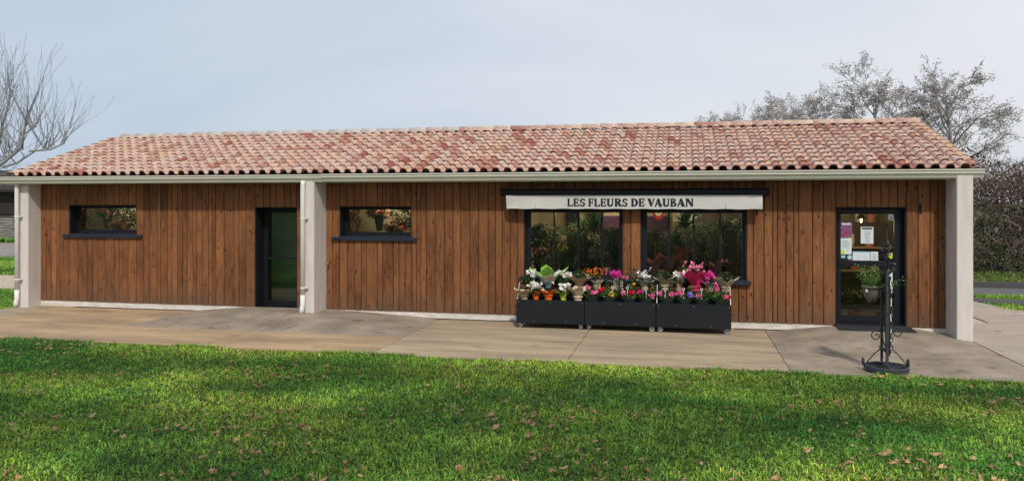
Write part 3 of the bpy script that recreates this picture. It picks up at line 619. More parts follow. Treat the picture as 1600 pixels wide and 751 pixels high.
# ------------------------------------------------------------------ awning with lettering
aw = thing('awning', 'retracted white awning with dark cassette and printed shop name over the shop windows', 'awning', (-1, -.2, 2.5)); aw.location = (0, 0, 0)
a = MB(); c = .02
pr = [(-.044, 2.66), (-.25, 2.66), (-.31, 2.63), (-.325, 2.58), (-.31, 2.54), (-.27, 2.53), (-.044, 2.53)]; n = len(pr)
a.add([(x, y, z) for x in (-3.54, 1.55) for y, z in pr], [(i, (i+1) % n, n+(i+1) % n, n+i) for i in range(n)]+[tuple(range(n)), tuple(range(2*n-1, n-1, -1))], 'anthracite'); a.build('cassette', aw)
for x0 in (-3.565, 1.551): box('end_cap', (x0, -.33, 2.52, x0+.024, -.043, 2.665), 'anthracite_dull', aw)
def vy(x, z):   # cloth surface depth
    e = max(0, 1-(x+3.45)/.35, 1-(1.45-x)/.35); return -.302+.006*math.sin(x*2.3)+.012*(2.53-z)*math.sin(x*5)+e*.025*math.sin((2.53-z)*14+x*6)
a = MB(); nx, nz_ = 120, 5; xa, xb = -3.44, 1.445; za, zb = 2.53, 2.268
vs = [(xa+(xb-xa)*i/nx, vy(xa+(xb-xa)*i/nx, za+(zb-za)*j/nz_), za+(zb-za)*j/nz_+(.004*math.sin(i*.5) if j == nz_ else 0)) for j in range(nz_+1) for i in range(nx+1)]
vs2 = [(x, y+.004, z) for x, y, z in vs]; W1 = nx+1; q = [(j*W1+i, (j+1)*W1+i, (j+1)*W1+i+1, j*W1+i+1) for j in range(nz_) for i in range(nx)]
a.add(vs+vs2, q+[tuple(k+len(vs) for k in f[::-1]) for f in q], 'awning_fabric')
for x in (-2.85, -1.62, -.42, .78): a.box(x-.004, vy(x, 2.4)-.004, 2.27, x+.004, vy(x, 2.4)+.003, 2.53, 'awning_fabric')
val = a.build('valance', aw, smooth=True)
def stem(x0, x1, s=.07, top=True, bot=True):
    l = [(x0-(s if bot else 0), 0), (x1+(s if bot else 0), 0), (x1, .13), (x1, .87), (x1+(s if top else 0), 1), (x0-(s if top else 0), 1), (x0, .87), (x0, .13)]
    return l
def arc(cx, cy, ro, ri, a0, a1, n=12):
    L = [];
    for i in range(n): 
        t0, t1 = R(a0+(a1-a0)*i/n), R(a0+(a1-a0)*(i+1)/n)
        L.append([(cx+ro[0]*math.cos(t0), cy+ro[1]*math.sin(t0)), (cx+ro[0]*math.cos(t1), cy+ro[1]*math.sin(t1)), (cx+ri[0]*math.cos(t1), cy+ri[1]*math.sin(t1)), (cx+ri[0]*math.cos(t0), cy+ri[1]*math.sin(t0))])
    return L
armT = [(.30, 1), (.93, 1), (.96, .68), (.88, .68), (.78, .87), (.30, .87)]; armB = [(.30, 0), (.95, 0), (1, .34), (.91, .34), (.80, .13), (.30, .13)]
armM = [(.30, .44), (.62, .44), (.68, .32), (.76, .32), (.76, .70), (.68, .70), (.62, .57), (.30, .57)]
G = dict(L=[stem(.08, .38), armB], E=[stem(.08, .38, .05), armT, armB, armM], F=[stem(.08, .38), armT, armM],
  D=[stem(.08, .34, .05)]+arc(.36, .5, (.62, .5), (.32, .37), -90, 90), U=[[(.0, 1), (.46, 1), (.38, .88), (.38, .3), (.12, .3), (.12, .88)], [(.68, 1), (1, 1), (.90, .88), (.90, .3), (.78, .3), (.78, .88)]]+arc(.51, .31, (.39, .33), (.15, .17), 180, 360),
  R=[stem(.08, .34, .05)]+arc(.38, .735, (.48, .265), (.20, .14), -90, 90)+[[(.36, .47), (.66, .5), (1.04, 0), (.70, 0)]], B=[stem(.08, .34, .05)]+arc(.38, .755, (.45, .245), (.20, .13), -90, 90)+arc(.38, .27, (.56, .27), (.26, .14), -90, 90),
  S=arc(.48, .72, (.40, .28), (.16, .13), 20, 250)+arc(.50, .28, (.44, .28), (.18, .14), 100, -160)+[[(.16, .72), (.34, .58), (.86, .30), (.64, .42), (.40, .60)]]+[[(.84, .98), (.90, .98), (.90, .66), (.84, .66)], [(.06, .02), (.12, .02), (.12, .36), (.06, .36)]],
  V=[[(-.02, 1), (.46, 1), (.40, .94), (.62, .3), (.54, 0), (.46, 0), (.06, .94)], [(.72, 1), (1.02, 1), (.94, .94), (.56, 0), (.52, .04), (.62, .30), (.80, .94)]],
  A=[[(-.02, 0), (.28, 0), (.20, .06), (.42, .74), (.48, 1), (.44, 1), (.08, .06)], [(.44, 1), (.60, 1), (.98, .06), (1.04, 0), (.56, 0), (.62, .06), (.40, .74)], [(.22, .24), (.66, .24), (.62, .36), (.26, .36)]],
  N=[[(.0, 0), (.30, 0), (.22, .08), (.22, .92), (.10, .92), (.10, .08)], [(-.02, 1), (.34, 1), (.90, .22), (.90, 0), (.76, 0), (.12, .86)], [(.70, 1), (1.0, 1), (.92, .92), (.92, .0), (.80, .1), (.80, .92)]])
lt = MB(); TX0, TX1 = -2.215, .192; kk = 0
spots = [('L', 123, 183), ('E', 190, 250), ('S', 258, 322), ('F', 355, 415), ('L', 420, 482), ('E', 488, 548), ('U', 553, 630), ('R', 640, 718), ('S', 722, 782), ('D', 818, 893), ('E', 900, 962), ('V', 992, 1070), ('A', 1066, 1148), ('U', 1150, 1226), ('B', 1234, 1303), ('A', 1303, 1386), ('N', 1392, 1475)]
for ch, u0, u1 in spots:
    xa_ = TX0+(u0-123)/(1475-123)*(TX1-TX0); xb_ = TX0+(u1-123)/(1475-123)*(TX1-TX0)
    for poly in [[(px_+q_, py_) for px_, py_ in pl_] for pl_ in G[ch] for q_ in (-.035, .03)]:
        kk += 1; off = .0028+(kk % 31)*.00005
        vs = [(xa_+(xb_-xa_)*px, 0, 2.312+.158*py) for px, py in poly]; vs = [(x, vy(x, z)-off, z) for x, _, z in vs]; lt.add(vs, [tuple(range(len(vs)))], 'navy_print')
lt.build('lettering', val)
for x in (-3.3, -1.0, .9, 1.38): box('awning_bracket', (x-.012, -.09, 2.18, x+.012, -.043, 2.30), 'anthracite_dull', aw)

# tap and hook on the cladding
t = thing('wall_tap', 'small brass water tap on the timber wall right of the middle white pillar', 'tap', (-7.35, -.045, 1.14)); a = MB()
a.tube([(0, 0, 0), (0, -.06, 0), (.0, -.09, -.03), (0, -.09, -.07)], .013, 'brass', 8); a.build('spout', t, True); a = MB(); a.tube([(0, -.05, 0), (0, -.05, .04)], .008, 'brass', 6); a.box(-.035, -.055, .04, .035, -.045, .05, 'brass'); a.build('handle', t)
a = MB(); a.tube([(0, 0, .08), (0, -.04, .08), (0, -.045, -.03), (0, -.07, -.07), (.0, -.10, -.04)], .010, 'anthracite_dull', 6); a.box(-.015, -.004, -.05, .015, .003, .1, 'anthracite_dull'); tag(a.build('wall_hook', loc=(4.21, -.046, 2.26)), 'dark iron hook on the timber wall right of the entrance door', 'hook')

# ------------------------------------------------------------------ posters on the entrance door
def poster(name, x0, z1, x1, z0, m, lb, deco=None, y=.128):
    y = .136
    t = MB(); t.box(x0, y, z0, x1, y+.0015, z1, m)
    if deco:
        h = z1-z0; w_ = x1-x0; r = random.Random(int(x0*1000))
        for (fx0, fz0, fx1, fz1, mm) in deco: t.box(x0+w_*fx0, y-.001, z0+h*fz0, x1-w_*(1-fx1), y-.0002, z0+h*fz1, mm)
    tag(t.build(name), lb, 'notice', 'notices on the entrance door')
lines = lambda n, a=.15, b=.85, m='print_grey', x0=.15, x1=.85: [(x0+rnd.random()*.12, a+(b-a)*i/n, x1-rnd.random()*.15, a+(b-a)*i/n+.35*(b-a)/n, m) for i in range(n)]
poster('poster', 2.885, 2.03, 3.09, 1.735, 'poster_purple', 'dark purple poster at the upper left of the door glass', lines(4, .1, .5, 'red_deco')+[(.1, .82, .9, .92, 'poster_white')])
poster('poster', 2.885, 1.725, 3.08, 1.425, 'poster_white', 'pale poster with green corner under the purple poster', lines(5, .4, .9)+[(.02, .02, .35, .25, 'lime_sticker')])
poster('sticker', 2.885, 1.415, 2.98, 1.345, 'teal', 'small teal sticker in the left corner above the door rail', [(.2, .3, .8, .7, 'poster_white')])
poster('poster', 3.24, 1.94, 3.46, 1.63, 'poster_white', 'white opening notice hung in the middle of the upper door glass', lines(9, .08, .8, 'print_grey', .25, .8)+[(.1, .85, .9, .95, 'slate')])
poster('notice', 3.10, 1.48, 3.40, 1.315, 'poster_white', 'wide pale blue notice above the middle rail of the door', [(.0, .84, 1, 1, 'poster_blue')]+lines(4, .15, .7, 'poster_blue', .1, .5)+lines(4, .15, .7, 'poster_blue', .55, .95))
poster('notice', 3.41, 1.48, 3.54, 1.315, 'poster_white', 'narrow white notice beside the wide one, just left of the iron stand', lines(4))
poster('notice', 3.72, 2.19, 3.80, 2.07, 'poster_white', 'small white card in the upper right corner of the door glass', [(.3, .1, .7, .5, 'print_grey')])
poster('sticker', 3.72, 1.46, 3.79, 1.36, 'lime_sticker', 'yellow green sticker right of the iron stand on the door', None)
poster('poster', 3.66, 1.17, 3.79, .72, 'poster_white', 'tall white sheet in the lower door pane right of the stand', lines(8))
a = MB(); a.disc((3.045, .135, 1.37), .042, 'poster_blue', 20, 1); tag(a.build('sticker'), 'round blue sticker just above the door rail', 'notice', 'notices on the entrance door')

# ------------------------------------------------------------------ flower trolleys
def trolley(x0, x1, lb, dz=0, rails=(-1, 1)):
    t = thing('flower_trolley', lb, 'trolley', ((x0+x1)/2, -.58, 0), 'black flower trolleys under the shop windows'); w = x1-x0; h = w/2
    a = MB(); a.box(-h+.004, -.285, .115, h-.004, -.27, .545+dz, 'cart_black'); a.box(-h+.004, -.287, .10, h-.004, -.262, .114, 'cart_black'); a.build('front_panel', t)
    for s in (-1, 1): box('side_panel', (s*h-(.012 if s > 0 else -.004), -.268, .11, s*h-(.004 if s > 0 else -.012), .27, .50), 'cart_black', t)
    box('lower_shelf', (-h+.014, -.268, .475, h-.014, .0, .495), 'cart_black', t); box('riser', (-h+.014, .002, .11, h-.014, .016, .70+dz), 'cart_black', t); box('upper_shelf', (-h+.014, .0, .701+dz, h-.014, .28, .715+dz), 'cart_black', t); box('upper_lip', (-h+.014, -.02, .66+dz, h-.014, -.001, .745+dz), 'cart_black', t); box('bottom_board', (-h+.014, -.26, .112, h-.014, .27, .125), 'cart_black', t)
    for s in rails:
        a = MB(); X = s*(h-.012); a.tube([(X, -.26, .12), (X, -.26, .52), (X, -.01, .84), (X, .25, .845)], .010, 'galvanised', 4); a.build('upright_rail', t)
    for k in range(5):
        x = -h+.04+(w-.08)*k/4
        b = MB(); b.disc((x, -.2865, .145 if k % 2 else .50), .006, 'galvanised', 8, 1); b.build('screw', t)
    for sx_ in (-1, 1):
        for sy_ in (-1, 1):
            cx, cy = sx_*(h-.075), -.215 if sy_ < 0 else .2
            a = MB(); a.box(cx-.022, cy-.03, .088, cx+.022, cy+.03, .099, 'galvanised'); a.box(cx-.022, cy-.015, .045, cx-.018, cy+.02, .088, 'caster_white'); a.box(cx+.018, cy-.015, .045, cx+.022, cy+.02, .088, 'caster_white')
            c_ = a.build('caster', t); c_.rotation_euler.z = 0
            a = MB(); M = Matrix.Rotation(rnd.uniform(.5, 1.3), 3, 'Z')
            for yy0, yy1, rr, mm in ((-.014, .014, .055, 'caster_grey'), (-.017, .017, .042, 'caster_white'), (-.019, .019, .028, 'rubber'), (-.021, .021, .015, 'caster_white')):
                b = MB(); b.tube([(yy0, 0, 0), (yy1, 0, 0)], rr, mm, 16); a.add([tuple(M @ Vector(v)+Vector((cx, cy, .055))) for v in b.v], b.f, mm)
            a.build('wheel', c_)
    return t
trolley(-3.12, -1.815, 'left black trolley holding kraft and orange wrapped pots', rails=(-1,)); trolley(-1.81, -.49, 'middle black trolley with dark planters of spring flowers', rails=()); trolley(-.485, .855, 'right black trolley under the big pink wrapped lily')

def pot(t, r, h, m, z=0):
    a = MB(); a.lathe([(.001, z), (r*.78, z), (r, z+h), (r*1.06, z+h), (r*1.06, z+h+.012), (r*.9, z+h+.012), (r*.88, z+h-.02), (.001, z+h-.02)], m, n=14); return a.build('pot', t)
def wrap(t, r, h, m, z=0, r1=None, ruf=.012, name='paper_wrap'):
    a = MB(); r1 = r1 or r*1.9; a.lathe([(.001, z), (r*.85, z), (r, z+h*.5), (r*.92, z+h*.62), (r*1.3, z+h*.78), (r1, z+h)], m, n=30, ruf=[0, .0, .002, .003, ruf*.6, ruf*1.6])
    o = a.build(name, t); md = o.modifiers.new('thickness', 'SOLIDIFY'); md.thickness = .002; return o
def wings(t, z, w, h, m, n=5, name='paper_wrap', seed=0):
    """pointed paper sheets fanning out of a pot"""
    a = MB(); r = random.Random(seed)
    for i in range(n):
        az = math.pi*2*i/n+r.uniform(-.3, .3); ca, sa = math.cos(az), math.sin(az); ww = w*.75; L_ = h*r.uniform(.8, 1.15); o_ = w*r.uniform(.85, 1.2)
        b = [(ca*.035-sa*.03, sa*.035+ca*.03, z), (ca*.035+sa*.03, sa*.035-ca*.03, z)]
        mid = [(ca*o_*.55-sa*ww*.5, sa*o_*.55+ca*ww*.5, z+L_*.62), (ca*o_*.42, sa*o_*.42, z+L_*.55), (ca*o_*.55+sa*ww*.5, sa*o_*.55-ca*ww*.5, z+L_*.62)]
        tip = [(ca*o_*.9-sa*ww*.42, sa*o_*.9+ca*ww*.42, z+L_*.85), (ca*o_, sa*o_, z+L_*1.05), (ca*o_*.9+sa*ww*.42, sa*o_*.9-ca*ww*.42, z+L_*.82)]
        a.add(b+mid+tip, [(0, 2, 3), (0, 3, 1), (1, 3, 4), (2, 5, 6, 3), (3, 6, 7, 4)], m)
    o = a.build(name, t); md = o.modifiers.new('thickness', 'SOLIDIFY'); md.thickness = .002; return o
def foliage(t, c, rad, n, size, mats=('foliage', 'foliage_dark'), name='foliage'):
    a = MB(); a.leaves(c, rad, n, size, mats, rng=rnd, flat=.4); return a.build(name, t)
def bloom(t, c, spread, n, size, m, name='flower', petals=6):
    a = MB()
    for _ in range(n):
        q = (c[0]+rnd.gauss(0, spread), c[1]+rnd.gauss(0, spread*.8), c[2]+rnd.gauss(0, spread*.55))
        a.leaves(q, (size*.55, size*.55, size*.55), petals, size*.9, (m,), flat=.2)
        if rnd.random() < .5: a.tube([(q[0]*.5+c[0]*.5, q[1]*.5+c[1]*.5, c[2]-.09), q], .002, 'foliage_fresh', 3, False)
    return a.build(name, t)
G1 = 'potted flowers on the trolleys'
def plant(x, y, z, lb, cat='flower', name='potted_flower', group=G1):
    t = thing(name, lb, cat, (x, y, z), group); t.scale = (1.17, 1.1, 1.17); return t
FY, BY = -.72, -.42; FZ, BZ = .50, .716
def cyclamen(x, y, z, m, lb, potm, wrapm=None, style='wrap', lift=.0, s=1):
    t = plant(x, y, z, lb)
    if style == 'pot': pot(t, .055*s, .11, potm)
    elif style == 'wings': pot(t, .05*s, .10, potm); wings(t, .07, .12*s, .11, wrapm or potm, 5, seed=int(x*100))
    else: wrap(t, .058*s, .15, wrapm or potm, r1=.11)
    foliage(t, (0, 0, .155+lift), (.14*s, .10*s, .065), 190, .05, ('foliage', 'foliage', 'foliage_dark'), 'leaves')
    bloom(t, (0, -.02, .255+lift), .052*s, 26, .05, m); return t
def kraftpot(x, y, z, lb, m='kraft', plantm=True, seed=1, w=.15, h=.14):
    t = plant(x, y, z, lb, 'potted plant', 'wrapped_plant'); wrap(t, .062, .11, m, r1=.075, ruf=.004, name='pot_wrap'); wings(t, .085, w*1.2, h*1.1, m, 6, seed=seed)
    if plantm: foliage(t, (0, .02, .23), (.13, .09, .10), 300, .04, ('foliage_dark', 'foliage_dark', 'foliage'), 'leaves')
    return t
# front row, left trolley
kraftpot(-2.99, FY, FZ, 'kraft wrapped pot at the left end of the front row', plantm=False, seed=3, w=.15, h=.10)
cyclamen(-2.76, FY, FZ, 'white_petal', 'white cyclamen in orange paper, second from left in the front row', 'orange_paper', style='wings')
t = plant(-2.52, FY, FZ, 'open orange paper wrap with no bloom, front row of left trolley', 'potted plant', 'wrapped_plant'); wrap(t, .062, .12, 'orange_paper', r1=.085, ruf=.006, name='pot_wrap'); wings(t, .09, .16, .10, 'orange_paper', 7, seed=8)
t = cyclamen(-2.23, FY, FZ, 'white_petal', 'small white flowers in lime green paper in the front row', 'lime_paper', style='wings'); 
t = kraftpot(-1.95, FY, FZ, 'kraft wrap with white tissue, last wrapped pot of the front row', 'kraft_light', False, 11, .15, .15); wings(t, .1, .1, .13, 'white_paper', 3, 'tissue', 4)
def planter(x, lb, blooms, seed, tagx=None, extra=None):
    t = plant(x, FY, FZ-.0, lb, 'planter', 'planter_bowl', 'dark planters of mixed spring flowers'); a = MB(); a.lathe([(.001, 0), (.08, 0), (.11, .09), (.118, .095), (.118, .105), (.10, .105), (.001, .09)], 'pot_dark', n=18, sx=1.05, sy=.8); a.build('bowl', t)
    foliage(t, (0, 0, .145), (.15, .11, .065), 230, .05, ('foliage', 'foliage_fresh', 'foliage_dark'), 'leaves')
    for bx, bz, m, n in blooms: bloom(t, (bx, -.07, bz), .016, n+6, .046, m)
    if extra:
        for ex, ez, rx, rz_, m in extra: foliage(t, (ex, .0, ez), (rx, rx, rz_), 90, .025, (m, 'foliage'), 'sprig')
    if tagx is not None:
        b = MB(); b.box(tagx-.005, -.07, .10, tagx+.005, -.068, .25, 'pot_white'); b.disc((tagx, -.072, .26), .022, 'pot_white', 14, 1); b.disc((tagx, -.073, .26), .013, 'slate', 12, 1); b.build('plant_label', t)
    return t
planter(-1.68, 'planter with light pink cyclamen at the left end of the middle trolley', [(-.07, .25, 'pink_petal', 7), (.03, .17, 'pink_petal', 8)], 1, None, [(.07, .26, .05, .09, 'variegated')])
planter(-1.36, 'planter with red bloom, one yellow primrose and dry heather', [(-.12, .22, 'red_petal', 9), (.02, .15, 'yellow_petal', 6)], 2, .06, [(-.03, .26, .03, .12, 'foliage_fresh'), (.15, .23, .06, .08, 'heather')])
planter(-.99, 'planter with pale pink and dark red primroses and a silver plant', [(-.09, .18, 'lily_petal', 7), (.04, .18, 'red_petal', 9)], 3, -.02, [(-.12, .28, .025, .10, 'white_paper'), (.02, .25, .06, .08, 'variegated')])
planter(-.67, 'planter with magenta bloom and label at the right end of the middle trolley', [(-.09, .20, 'magenta_petal', 12), (.08, .15, 'pink_petal', 4)], 4, .0, [(.11, .23, .05, .10, 'variegated')])
planter(-.30, 'planter with two pink primroses at the left end of the right trolley', [(-.10, .18, 'pink_petal', 8), (.08, .17, 'pink_petal', 9)], 5, -.02, [(.06, .26, .05, .08, 'variegated'), (-.1, .27, .02, .1, 'foliage_fresh')])
planter(.02, 'planter with deep pink primrose beside a violet bloom', [(-.08, .20, 'red_petal', 5), (-.06, .19, 'pink_petal', 9), (.09, .16, 'violet_petal', 8)], 6, -.01, [(.1, .25, .05, .08, 'variegated')])
planter(.33, 'planter with one pink primrose and tall variegated sprigs', [(-.03, .16, 'pink_petal', 11)], 7, .0, [(.11, .25, .06, .13, 'variegated')])
t = planter(.67, 'planter with a pink hyacinth at the right end of the front row', [(.07, .15, 'red_petal', 5), (.08, .15, 'pink_petal', 5)], 8, None, [(.08, .28, .05, .12, 'variegated')])
a = MB(); a.leaves((-.06, -.04, .30), (.045, .045, .09), 90, .03, ('pink_petal',)); a.build('hyacinth', t)
a = MB(); [a.strap((-.06, -.04, .1), k*1.1, .2, .02, 1.3, .05, 'foliage_fresh') for k in range(6)]; a.build('leaf', t)
# back row
cyclamen(-2.90, BY, BZ, 'white_petal', 'white cyclamen in an olive pot at the left end of the back row', 'olive_paper', style='pot')
t = plant(-2.57, BY, BZ-.02, 'tall plant in big pointed lime and white paper, back row', 'bouquet', 'bouquet'); pot(t, .05, .1, 'white_paper'); wings(t, .08, .27, .20, 'white_paper', 5, seed=2); wings(t, .10, .30, .26, 'green_paper', 4, 'green_wrap', 5); foliage(t, (0, 0, .22), (.10, .08, .10), 130, .05, ('variegated', 'foliage_fresh'), 'leaves')
b = MB(); b.box(-.02, -.09, .04, .02, -.088, .13, 'teal'); b.build('gift_tag', t)
cyclamen(-2.24, BY, BZ-.03, 'white_petal', 'white cyclamen in a bright orange pot in the back row', 'orange_paper', style='pot')
kraftpot(-1.96, BY, BZ, 'dark plant between two wide kraft paper flaps in the back row', seed=5, w=.20, h=.14)
t = plant(-1.62, BY, BZ, 'small orange kalanchoe blooms above a kraft wrap in the back row'); wrap(t, .06, .15, 'kraft_light', r1=.10); foliage(t, (0, 0, .22), (.13, .1, .07), 160, .04, ('foliage', 'foliage_dark'), 'leaves'); bloom(t, (0, -.02, .31), .085, 42, .028, 'orange_petal')
cyclamen(-1.27, BY, BZ, 'magenta_petal', 'magenta cyclamen with a white ribbon at the middle of the back row', 'kraft', 'white_paper', 'wings')
t = plant(-1.02, BY, BZ, 'leafy shrub with a pink bloom before the timber post between windows'); pot(t, .05, .1, 'pot_dark'); foliage(t, (.05, 0, .23), (.10, .08, .17), 210, .035, ('foliage', 'variegated', 'foliage_dark'), 'leaves'); bloom(t, (-.07, -.06, .2), .03, 12, .035, 'pink_petal'); bloom(t, (.09, -.06, .11), .006, 5, .035, 'yellow_petal')
cyclamen(-.72, BY, BZ, 'white_petal', 'large white cyclamen in kraft with a white ribbon left of the rail', 'kraft', 'white_paper', 'wings', s=1.25)
kraftpot(-.34, BY, BZ, 'round dark bush in tall kraft paper behind the rail of the right trolley', seed=6, w=.14, h=.15)
cyclamen(-.08, BY, BZ, 'white_petal', 'white cyclamen in kraft left of the big pink wrap', 'kraft', style='wings')
t = plant(.23, BY-.03, BZ-.03, 'pink lilies standing in a huge hot pink paper wrap', 'bouquet', 'bouquet'); t.scale = (.98, .95, .95); wrap(t, .075, .17, 'pink_paper', r1=.10, ruf=.006, name='pot_wrap'); wings(t, .13, .30, .36, 'pink_paper', 6, seed=9); foliage(t, (-.02, .05, .42), (.14, .1, .14), 260, .05, ('foliage_dark', 'foliage', 'wine_petal'), 'leaves'); bloom(t, (-.04, .02, .52), .085, 44, .055, 'lily_petal'); b = MB(); b.leaves((-.02, -.08, -.01), (.025, .02, .02), 30, .03, ('pink_paper',)); b.build('bow', t)
cyclamen(.50, BY, BZ, 'magenta_petal', 'magenta cyclamen with white ribbon right of the big pink wrap', 'kraft', 'white_paper', 'wings')
kraftpot(.77, BY, BZ, 'dark bush in kraft paper at the right end of the back row', 'kraft_light', seed=13, w=.17, h=.15)

# ------------------------------------------------------------------ plants behind the shop windows
GI = 'plants behind the shop windows'
def ipl(x, z, lb, y=.6, cat='plant', name='indoor_plant'): return thing(name, lb, cat, (x, y, z), GI)
def dracaena(x, z, h, lb, n=46, L_=.34, m='foliage_dark', y=.6, potm='pot_dark', w=.02):
    t = ipl(x, .85, lb, y); pot(t, .08, .14, potm); a = MB(); a.tube([(0, 0, .1), (.01, 0, h*.5), (0, 0, h)], .012, 'frame_oak', 6); a.build('stem', t)
    a = MB()
    for i in range(n): a.strap((0, 0, h-.12+.12*rnd.random()), rnd.uniform(0, 6.3), L_*rnd.uniform(.7, 1.1), w, rnd.uniform(.0, 1.4), rnd.uniform(.1, .5), rnd.choice((m, m, 'foliage')))
    a.build('leaves', t); return t
def ibush(x, z, rx, rz_, lb, mats, n=420, size=.05, y=.6, potm='pot_dark', bl=None):
    t = ipl(x, .85, lb, y); h = max(.08, z-.85-rz_); pot(t, .085, h, potm); foliage(t, (0, 0, z-.85), (rx, rx*.8, rz_), n, size, mats, 'leaves')
    if bl:
        for m, k, s_, q in bl: bloom(t, (0, -.05, z-.85+q), rx*.5, k, s_, m)
    return t
ibush(-3.0, 1.62, .20, .34, 'broad dark leaved plant in the left corner of the left window', ('foliage_dark',), 160, .14, .75)
ibush(-2.95, 1.22, .16, .22, 'plant with peach and red blooms under the dark leaves in the left window', ('foliage_dark', 'foliage'), 220, .05, .5, bl=[('peach_petal', 12, .05, .2), ('rose_petal', 8, .05, .12)])
ibush(-2.62, 1.18, .17, .32, 'cream speckled bush at the lower left of the left window', ('variegated', 'variegated', 'foliage'), 520, .035, .42)
ibush(-2.44, 1.42, .13, .12, 'ball of golden yellow blooms in the left window', ('foliage',), 120, .04, .62, bl=[('yellow_petal', 26, .03, .06)])
ibush(-2.1, 1.5, .30, .28, 'wide dark fern in the middle of the left window', ('foliage_dark', 'foliage'), 700, .06, .95)
dracaena(-2.27, 1.1, .22, 'bright green cycas palm low in the left window', 60, .26, 'palm_green', .45, w=.022)
dracaena(-1.78, 1.9, 1.05, 'tall dark dracaena reaching the top of the left window', 110, .50, 'foliage', .5, w=.036)
ibush(-1.42, 1.78, .24, .10, 'dark plant covered in orange blossoms at the right of the left window', ('foliage_dark',), 260, .05, .7, bl=[('peach_petal', 26, .035, .05)])
ibush(-1.82, 1.36, .07, .14, 'left one of two cream cone shaped plants in the left window', ('straw_seed', 'variegated'), 200, .035, .42)
ibush(-1.62, 1.36, .07, .14, 'right one of two cream cone shaped plants in the left window', ('straw_seed', 'variegated'), 200, .035, .42)
ibush(-1.25, 1.35, .15, .30, 'green climber with a sunflower beside the timber post', ('foliage', 'foliage_dark'), 420, .045, .42, 'pot_pinkish', [('yellow_petal', 5, .05, .12)])
ibush(-1.5, 1.18, .12, .10, 'grey bush in a pale sack in the right half of the left window', ('heather', 'foliage_dark'), 200, .05, .38, 'pot_white')
ibush(-2.0, 1.1, .16, .14, 'low green plant with pink touches in front of the palm', ('foliage', 'foliage_dark'), 300, .045, .32, bl=[('rose_petal', 6, .04, .02)])
dracaena(-.55, 1.75, .86, 'slender dracaena at the left of the right window', 80, .36, 'foliage', .45, w=.028)
ibush(-.68, 1.25, .14, .30, 'leafy dark bush in the left corner of the right window', ('foliage_dark', 'foliage'), 420, .05, .8)
dracaena(.05, 1.95, 1.12, 'broad spreading dracaena in the middle of the right window', 110, .52, 'foliage', .5, w=.036)
dracaena(.42, 1.5, .60, 'low spiky dracaena right of centre in the right window', 80, .38, 'foliage', .45, w=.03)
ibush(.8, 1.55, .30, .34, 'dense dark shrub filling the right part of the right window', ('foliage_dark', 'foliage_dark', 'foliage'), 760, .06, .95)
dracaena(1.02, 1.2, .42, 'tuft of green grass at the right edge of the right window', 60, .42, 'foliage', .5, w=.012)
ibush(.42, 1.32, .15, .12, 'yellow flowered plant beside an orange leaf in the right window', ('foliage',), 160, .05, .45, bl=[('yellow_petal', 9, .05, .08), ('orange_petal', 4, .04, .05)])
ibush(1.0, 1.95, .14, .16, 'twig bunch with pale peach ornaments high in the right window', ('dry_cream', 'foliage_dark'), 110, .06, .7)
ibush(-2.75, 1.75, .22, .22, 'dark trailing foliage high in the first pane of the left window', ('foliage_dark', 'variegated'), 220, .06, 1.3)
ibush(-1.85, 1.25, .30, .30, 'dense green mass between the cones in the left window', ('foliage_dark', 'foliage'), 620, .06, .8)
ibush(-2.35, 1.78, .26, .12, 'dark flowering crown behind the fern in the left window', ('foliage_dark',), 320, .05, 1.1, bl=[('peach_petal', 8, .03, .05)])
ibush(-1.35, 1.55, .26, .30, 'dense dark leaves at the right side of the left window', ('foliage_dark',), 600, .06, 1.1)
ibush(-.25, 1.45, .30, .36, 'large dark fern behind the red wraps in the right window', ('foliage_dark', 'foliage_dark', 'foliage'), 700, .06, 1.2)
ibush(.45, 1.7, .32, .30, 'dark hanging foliage in the upper middle of the right window', ('foliage_dark',), 600, .06, 1.5)
ibush(1.1, 1.6, .28, .45, 'dark climbing foliage at the far right of the right window', ('foliage_dark', 'foliage_dark', 'variegated'), 760, .055, 1.3)
dracaena(-.1, 1.6, .70, 'second spreading dracaena behind the orange wrap in the right window', 90, .46, 'foliage', .7, w=.034)
for x, z, rx, rz_, lb in ((-2.9, 1.3, .34, .42, 'dark leaf mass low in the first pane of the left window, at the back'), (-2.3, 1.35, .36, .42, 'dark leaf mass behind the yellow blooms in the left window'), (-1.65, 1.35, .38, .42, 'dark leaf mass behind the cream cones in the left window'),
                          (-.62, 1.35, .36, .45, 'dark leaf mass at the back of the first pane of the right window'), (.15, 1.4, .40, .45, 'dark leaf mass at the back of the second pane of the right window'), (.85, 1.45, .42, .55, 'dark leaf mass at the back of the third pane of the right window')):
    ibush(x, z, rx, rz_, lb, ('foliage_dark', 'foliage_dark', 'foliage'), 900, .075, 1.75, bl=[(rnd.choice(['peach_petal', 'rose_petal', 'yellow_petal']), 7, .05, .2)])
dracaena(-2.05, 1.85, 1.0, 'tall spiky palm behind the second mullion of the left window', 90, .46, 'foliage', .8, w=.034)
dracaena(.75, 1.85, 1.0, 'tall spiky palm high in the last pane of the right window', 90, .46, 'foliage', .7, w=.034)
